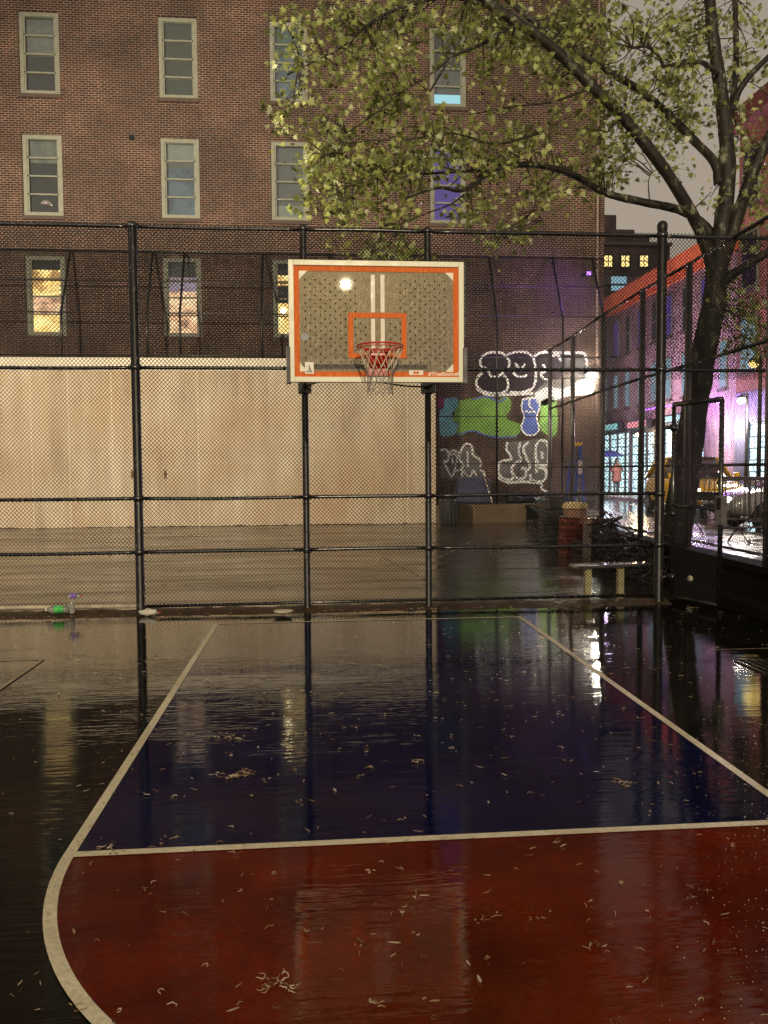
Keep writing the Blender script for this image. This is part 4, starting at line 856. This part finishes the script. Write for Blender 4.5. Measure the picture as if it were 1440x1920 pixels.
m_rc=simple('red_plastic',(.17,.03,.018),.4,0,.3,5); m_bc=simple('black_plastic',(.03,.028,.028),.35,0,.3,6)
P=ray(1078,1000,y=16.9); 
mb=MB(); crate(mb,RZm((P.x,16.9,.0),5),.58,.42,.37); put(mb,'plastic_crate',m_rc,'red plastic crate at the bottom of the stack by the right wall','crate','crates piled by the right wall')
mb=MB(); crate(mb,RZm((P.x+.01,16.9,.385),2),.57,.42,.36); put(mb,'plastic_crate',m_rc,'red plastic crate right under the cream cooler','crate','crates piled by the right wall')
co=thing('cooler','cream-lidded cooler box sitting on the red crates','cooler',(P.x,16.9,.76)); 
MB().box((P.x-.2,16.72,.76),(P.x+.2,17.08,.95)).build('body',simple('faded_pink_plastic',(.32,.17,.12),.6),co,bevel=.02)
MB().prism([(P.x-.23,16.7,.96),(P.x+.23,16.7,.96),(P.x+.21,16.7,1.06),(P.x+.15,16.7,1.1),(P.x-.15,16.7,1.1),(P.x-.21,16.7,1.06)],(0,.4,0)).build('lid',simple('cream_plastic',(.72,.55,.28),.5),co,bevel=.015)
P=ray(1122,1000,y=15.6); put(MB().box((P.x-.22,15.4,.0),(P.x+.12,15.9,.70)),'metal_box',simple('grey_sheet_metal',(.13,.12,.13),.4,.4,.4,4),'grey metal box standing right of the red crates','box',bevel=.015)
put(MB().box((P.x-.3,15.38,.715),(P.x+.11,15.8,.83)),'flat_box',m_rc,'flat red box lying on top of the grey metal box','box',bevel=.01)
P=ray(1104,962,y=15.36); put(MB().box((P.x-.08,15.355,.735),(P.x+.08,15.37,.80)),'notice_card',simple('dull_paper',(.4,.3,.22),.7),'small dull paper notice stuck on the flat red box','notice')
for k in range(4):
    P=ray(1036-k*1,0,y=22); P=ray(1034+k*3,950,y=18.9-k*.05); mb=MB(); crate(mb,RZm((P.x,18.9,.02+k*.28),10*k-10,0,-8+k*3),.55,.4,.27)
    put(mb,'plastic_crate',m_bc,['black plastic crate on the ground, lowest in the leaning black stack','second lowest black plastic crate in the leaning stack by the ledge','black plastic crate just below the top of the leaning black stack','topmost black plastic crate of the leaning stack, beside the cream cooler'][k],'crate','crates piled by the right wall')
for k,(u,y,w_,h_,lab) in enumerate(((1020,20.0,.5,.3,'wide black plastic crate lying low beside the ledge, left of the leaning stack'),(1008,21.6,.45,.42,'tall black plastic crate in the far corner where ledge and right wall meet'),(1102,16.2,.5,.34,'black plastic crate half hidden between the red crates and the grey box'))):
    P=ray(u,985,y=y); mb=MB(); crate(mb,RZm((P.x,y,.01),15*k-8),w_,.4,h_); put(mb,'plastic_crate',m_bc,lab,'crate','crates piled by the right wall')
# tangled heap of tubing
hp2=MB(); 
for k in range(330):
    y=random.uniform(12.0,15.3); xw=random.uniform(max(.368*y,5.0),5.55); hgt=min(1.05,.45+(y-11.8)*.22)
    c=Vector((xw,y,random.uniform(.04,hgt*random.uniform(.5,1)))); d=Vector((random.gauss(0,1),random.gauss(0,1.2),random.gauss(0,.35))).normalized()*random.uniform(.12,.32)
    hp2.tube(cr([c-d,c+Vector((random.gauss(0,.05),random.gauss(0,.05),random.gauss(0,.06))),c+d],3),random.uniform(.008,.02),5)
o=put(hp2,'scrap_heap',simple('wet_black_scrap',(.06,.05,.05),.25,.5,.5,8),'dark tangled heap of wet branches and tubing against the low right wall','scrap heap',smooth=True); o['kind']='stuff'
bag=MB()
for (u,v,y,s,n) in((1150,1000,15.6,.3,1),(1175,1012,14.8,.34,1),(1200,1020,13.9,.3,1)):
    pass
def lump(c,r,sq=(1,1,.7),seed=0,n=14,m=9):
    rnd=random.Random(seed); ph=[rnd.uniform(0,6) for _ in range(6)]; mb=MB(); c=Vector(c)
    for i in range(m+1):
        th=math.pi*i/m
        for j in range(n):
            a=2*math.pi*j/n; q=1+.13*math.sin(3*a+ph[0]+2*th)+.09*math.sin(5*a+ph[1]-3*th)+.07*math.sin(7*th+ph[2]+a)
            mb.v.append(tuple(c+Vector((r*sq[0]*math.sin(th)*math.cos(a)*q,r*sq[1]*math.sin(th)*math.sin(a)*q,r*sq[2]*math.cos(th)*q))))
    for i in range(m):
        for j in range(n): mb.f.append((i*n+j,(i+1)*n+j,(i+1)*n+(j+1)%n,i*n+(j+1)%n))
    return mb
m_bag=simple('black_bin_bag',(.03,.028,.035),.22,0,.4,7,.6)
for k,(u,v,y,s,lab) in enumerate(((964,932,27.8,.34,'black bin bag on the ledge, left of the pair'),(988,934,27.9,.3,'smaller black bin bag on the ledge, right of the pair'),(1182,1000,15.2,.33,'dark full bin bag low in front of the scrap heap'))):
    P=ray(u,v,y=y); z0=.62 if y>20 else 0
    put(lump((P.x,y,z0+s*.55),s,seed=k),'bin_bag',m_bag,lab,'bin bag','bin bags',smooth=True)
P=ray(1018,932,y=27.8); put(lump((P.x,27.8,.72),.3,(1.3,1,.35),9),'plastic_sheet',simple('pale_blue_sheet',(.3,.38,.5),.3,0,.4,5),'crumpled pale blue plastic sheet on the ledge next to the bin bags','plastic sheet',smooth=True)
# blue-grey covered box on the ledge
a=ray(858,945,y=27.5); b=ray(916,945,y=27.5); t=ray(880,896,y=27.5).z
put(MB().prism([(a.x-.05,27.3,.62),(b.x+.1,27.3,.62),(b.x,27.3,t),(a.x+.05,27.3,t+.02)],(0,.7,0)),'covered_crate',simple('blue_grey_tarp',(.10,.10,.19),.45,0,.35,5,.5),'blue-grey tarpaulin-covered crate on the ledge under the white tag','crate',bevel=.03)
put(MB().tube([ray(908,893,y=27.2),ray(923,942,y=27.1)],.022,6),'stick',simple('pale_wood',(.5,.42,.3),.6),'pale wooden stick leaning against the blue-grey crate','stick')
# dark wheelie bin at end of handball wall
P=ray(841,985,y=26.2); bn=thing('litter_bin','dark slatted litter bin at the right end of the handball wall','bin',(P.x,26.2,0))
MB().lathe([(.24,0),(.27,.05),(.3,.7),(.3,.76)],(P.x,26.2,0),16).build('drum',m_bc,bn,True)
MB().lathe([(.32,.765),(.33,.8),(.27,.84),(.01,.86)],(P.x,26.2,0),16).build('lid',m_bc,bn,True)
s=MB(); 
for k in range(16): a_=2*math.pi*k/16; s.box((P.x+.305*math.cos(a_)-.015,26.2+.305*math.sin(a_)-.015,.06),(P.x+.305*math.cos(a_)+.015,26.2+.305*math.sin(a_)+.015,.74))
s.build('slats',m_dark,bn)
# bench just behind the near fence
bn=thing('bench','low perforated metal bench on two cream legs just behind the fence','bench',(4.0,11.3,0))
l0=ray(1072,1070,y=11.25); l1=ray(1203,1058,y=11.6)
zt3=.43
MB().prism([(l0.x,11.05,zt3-.03),(l1.x,11.25,zt3-.03),(l1.x-.02,11.55,zt3-.03),(l0.x,11.38,zt3-.03)],(0,0,.04)).build('seat',simple('wet_pale_metal',(.3,.27,.27),.2,.7,.3,14),bn,bevel=.008)
for u,y in((1102,11.2),(1163,11.32)):
    P=ray(u,1090,y=y); MB().box((P.x-.045,y-.04,0),(P.x+.045,y+.05,zt3-.035)).build('leg',simple('cream_post_paint',(.6,.55,.3),.5),bn,bevel=.006)
# ball on the step
P=ray(1294,1073,x=5.37); Pb=Vector((5.4,P.y*5.4/5.37,.17+.045))
bl=put(MB().lathe([(.001,-.045),(.022,-.039),(.039,-.022),(.045,0),(.039,.022),(.022,.039),(.001,.045)],Pb,14),'ball',simple('pale_rubber',(.75,.7,.5),.7,0,.1),'small pale ball resting on the dark step beyond the gate','ball',smooth=True)
# ------------------------------------------------------------------ person under an umbrella, across the street
def person(loc,rz):
    me=bpy.data.meshes.new('body'); V=[(0,0,.95),(0,0,1.2),(0,0,1.42),(0,0,1.5),(0,0,1.58),(0,-.01,1.7),
     (-.18,0,1.4),(-.25,.02,1.12),(-.22,-.2,1.1),(.18,0,1.4),(.27,.0,1.15),(.27,-.16,1.3),(-.09,0,.88),(-.1,.02,.48),(-.1,.03,.08),(-.1,-.12,.04),(.09,0,.88),(.1,-.03,.48),(.1,0,.08),(.1,-.15,.04)]
    E_=[(0,1),(1,2),(2,3),(3,4),(4,5),(2,6),(6,7),(7,8),(2,9),(9,10),(10,11),(0,12),(12,13),(13,14),(14,15),(0,16),(16,17),(17,18),(18,19)]
    Rr=[.15,.15,.16,.06,.085,.08,.075,.05,.035,.075,.05,.035,.1,.07,.045,.04,.1,.07,.045,.04]
    me.from_pydata(V,E_,[]); me.materials.append(simple('dark_trousers_skin',(.06,.05,.06),.8)); o=bpy.data.objects.new('person',me); COL.objects.link(o)
    m=o.modifiers.new('skin','SKIN')
    for i,r in enumerate(Rr): me.skin_vertices[0].data[i].radius=(r,r)
    me.skin_vertices[0].data[0].use_root=True
    s=o.modifiers.new('sub','SUBSURF'); s.levels=1; s.render_levels=2
    coat=MB().lathe([(.27,.62),(.27,.66),(.24,1.0),(.25,1.2),(.26,1.38),(.18,1.5),(.07,1.54)],(0,0,0),14); coat.v=[(x,y*.75,z) for x,y,z in coat.v]
    cm=simple('rust_coat',(.26,.09,.06),.8); c=coat.build('coat',cm,o,True)
    for s in(-1,1): MB().tube([(s*.2,0,1.42),(s*.28,.02,1.14),(s*.25,-.17,1.14 if s<0 else 1.28)],[.075,.065,.055],8).build('sleeve',cm,o,True)
    MB().lathe([(.001,1.5),(.07,1.54),(.1,1.6),(.105,1.68),(.08,1.77),(.001,1.8)],(0,.01,0),12).build('hair',simple('dark_hair',(.03,.02,.015),.7),o,True)
    MB().lathe([(.001,1.55),(.05,1.57),(.078,1.64),(.07,1.71),(.001,1.74)],(0,-.055,0),12).build('face',simple('skin',(.4,.24,.16),.6),o,True)
    place(o,loc,rz); return o
P=ray(1156,900,y=40); pe=person((P.x,40,ZS+.125),R(10)); tag(pe,'person in a rust-brown coat standing in front of the lit shops','person')
um=thing('umbrella','dark blue umbrella held over the person by the shops','umbrella',(P.x-.15,39.8,ZS+.125)); o=ORG[um.name]
cn=MB().lathe([(.72,2.0),(.62,2.12),(.4,2.24),(.18,2.31),(.001,2.34)],(P.x-.45,39.8,ZS),10).build('canopy',simple('navy_fabric',(.03,.03,.14),.5),um); MB().tube([(P.x-.45,39.8,ZS+2.3),(P.x-.27,39.82,ZS+1.2)],.012,6).build('shaft',m_dark,um)
# ------------------------------------------------------------------ litter : bottles, plate, wads
m_clear=MT('clear_plastic').set(col=(.85,.88,.85),rough=.08,trans=.85,ior=1.25).m
def bottle(label,loc,rz,rx,col,cap,r=.033,L=.23,labmat=None):
    b=thing('plastic_bottle',label,'bottle',(0,0,0),'discarded bottles at the foot of the fence',world=False)
    MB().lathe([(r*.8,0),(r,.01),(r,L*.3),(r*.93,L*.35),(r,L*.42),(r,L*.68),(r*.45,L*.88),(r*.4,L*.93)],(0,0,0),16).build('body',m_clear,b,True)
    MB().lathe([(r*1.02,L*.2),(r*1.03,L*.21),(r*1.03,L*.6),(r*1.02,L*.61)],(0,0,0),16).build('wrapper',col,b,True)
    MB().lathe([(r*.42,L*.93),(r*.45,L*.94),(r*.45,L),(r*.4,L*1.005)],(0,0,0),12).build('cap',cap,b,True)
    b.location=loc; b.rotation_euler=(R(rx),0,R(rz)); return b
m_gn=MT('green_label'); _n=m_gn.noise(m_gn.pos(),40,3); m_gn.l(m_gn.ramp(_n,[(.4,(.02,.4,.05)),(.6,(.15,.75,.2)),(.7,(.7,.8,.7))]),m_gn.p.inputs['Base Color']); m_gn=m_gn.m
m_cw=simple('white_cap',(.75,.7,.62),.4); m_cr=simple('red_cap',(.6,.04,.02),.4); m_pl=simple('purple_label',(.25,.12,.5),.4,0,.4,30)
P=ray(128,1160,y=YN-.16); bottle('bottle with a bright green label lying at the foot of the fence',(P.x,YN-.16,.1),-86,90,m_gn,m_cw,.045,.27)
bottles=[('purple-labelled bottle with a red cap caught high in the fence mesh',ray(128,1117,y=YN-.07),86,90,m_pl,m_cr,.032,.17),
('clear bottle standing upright against the mesh above the green bottle',ray(135,1150,y=YN-.1),0,0,m_clear,m_clear,.032,.17),('clear bottle with a red end lying left of the first fence post',ray(262,1157,y=YN-.2),85,90,m_clear,m_cr,.03,.26)]
for lab,P,rz,rx,c1,c2,r,L_ in bottles: bottle(lab,(P.x,P.y,max(P.z,.04)),rz,rx,c1,c2,r,L_)
P=ray(278,1157,y=YN-.26); put(lump((P.x,YN-.24,.05),.05,(2.2,.9,.8),4,24,14),'paper_wad',simple('wet_white_paper',(.6,.56,.48),.7,0,.2,20,.6),'crumpled wet white paper at the foot of the left fence post','paper',smooth=True)
P=ray(531,1147,z=.05); put(MB().lathe([(.06,0),(.1,.012),(.125,.025),(.12,.03),(.09,.015),(.001,.01)],(P.x,P.y,.035),24),'paper_plate',simple('cream_plate',(.6,.54,.4),.6),'white paper plate lying in front of the fence, left of the second post','plate',smooth=True)
# drain grate at the right
P=ray(1462,1250,z=0); dg=thing('drain_grate','iron drain grate set in the wet ground at the right edge','drain grate',(P.x,P.y,0))
g=MB().box((P.x-.3,P.y-.25,.001),(P.x+.3,P.y-.22,.014)).box((P.x-.3,P.y+.22,.001),(P.x+.3,P.y+.25,.014))
for k in range(9): x=P.x-.3+k*.0713; g.box((x,P.y-.22,.001),(x+.03,P.y+.22,.014))
g.build('bars',m_blackm,dg); MB().sheet([(P.x-.29,P.y-.24,.0006),(P.x+.29,P.y-.24,.0006),(P.x+.29,P.y+.24,.0006),(P.x-.29,P.y+.24,.0006)]).build('pit',simple('black_pit',(.002,.002,.002),.9),dg)
# catkins, seed fluff, leaf bits and specks for droplet glints over the wet court
m_lit=leafmat('catkins_and_glint_specks',[(0,(.12,.06,.02)),(.35,(.35,.22,.1)),(.75,(.6,.47,.3)),(1,(.8,.72,.6))])
lt=MB()
def worm(x,y,s,r):
    a=random.uniform(0,6.28); k=random.gauss(0,1.4); p=Vector((x,y,.013)); P=[p.copy()]
    for i in range(5): p=p+Vector((math.cos(a),math.sin(a),0))*s/5; a+=k*.45+random.gauss(0,.3); P.append(p+Vector((0,0,random.uniform(0,.006))))
    lt.tube(P,[r*.5,r,r,r*.9,r*.7,r*.3],4)
for _ in range(900):
    y=1.6+8*random.random()**1.3; x=random.uniform(-.55*y-.3,.62*y+.5)
    if x<XL-.4 and random.random()<.55: continue
    worm(x,y,random.uniform(.012,.055),random.uniform(.001,.0022))
    if random.random()<.2:
        for _k in range(3): worm(x+random.gauss(0,.02),y+random.gauss(0,.02),random.uniform(.015,.04),.0016)
for _ in range(260):   # small wet leaf scraps lying flat
    y=1.6+8.5*random.random()**1.2; x=random.uniform(-.5*y-.3,.62*y+.5); a=random.uniform(0,6.28); q=random.uniform(.006,.022); ca,sa_=math.cos(a),math.sin(a)
    lt.sheet([(x+q*(ca*math.cos(k*1.05)*1.5-sa_*math.sin(k*1.05)*.35)*random.uniform(.6,1.1),y+q*(sa_*math.cos(k*1.05)*1.5+ca*math.sin(k*1.05)*.35)*random.uniform(.6,1.1),.0115+random.uniform(0,.002)) for k in range(6)])
for (u,v,n,s) in((440,1455,30,.05),(425,1383,18,.05),(520,1845,18,.04),(460,1450,14,.04),(1080,1175,8,.05),(1300,1140,10,.05),(1175,1470,9,.04),(190,1600,12,.05),(780,1430,6,.03),(700,1440,6,.02)):
    P=ray(u,v,z=.01)
    for _ in range(n): worm(P.x+random.gauss(0,s),P.y+random.gauss(0,s*.7),random.uniform(.02,.06),.0022)
for _ in range(900):  # pale specks modelled in place of glints on water droplets
    y=random.uniform(2.2,5.5); x=.52*y+random.gauss(.35,.28); r=random.uniform(.0012,.003); lt.lathe([(.0005,-r),(r,0),(.0005,r)],(x,y,.011),5)
for _ in range(500):
    x=random.uniform(-4.8,4.6); y=YN-.12+random.gauss(0,.09); worm(x,y,random.uniform(.02,.07),random.uniform(.002,.004))
tag(lt.build('litter_and_glint_specks',m_lit),'tan catkins and seed fluff strewn over the wet court','litter',None,'stuff')
S.render.engine='CYCLES'
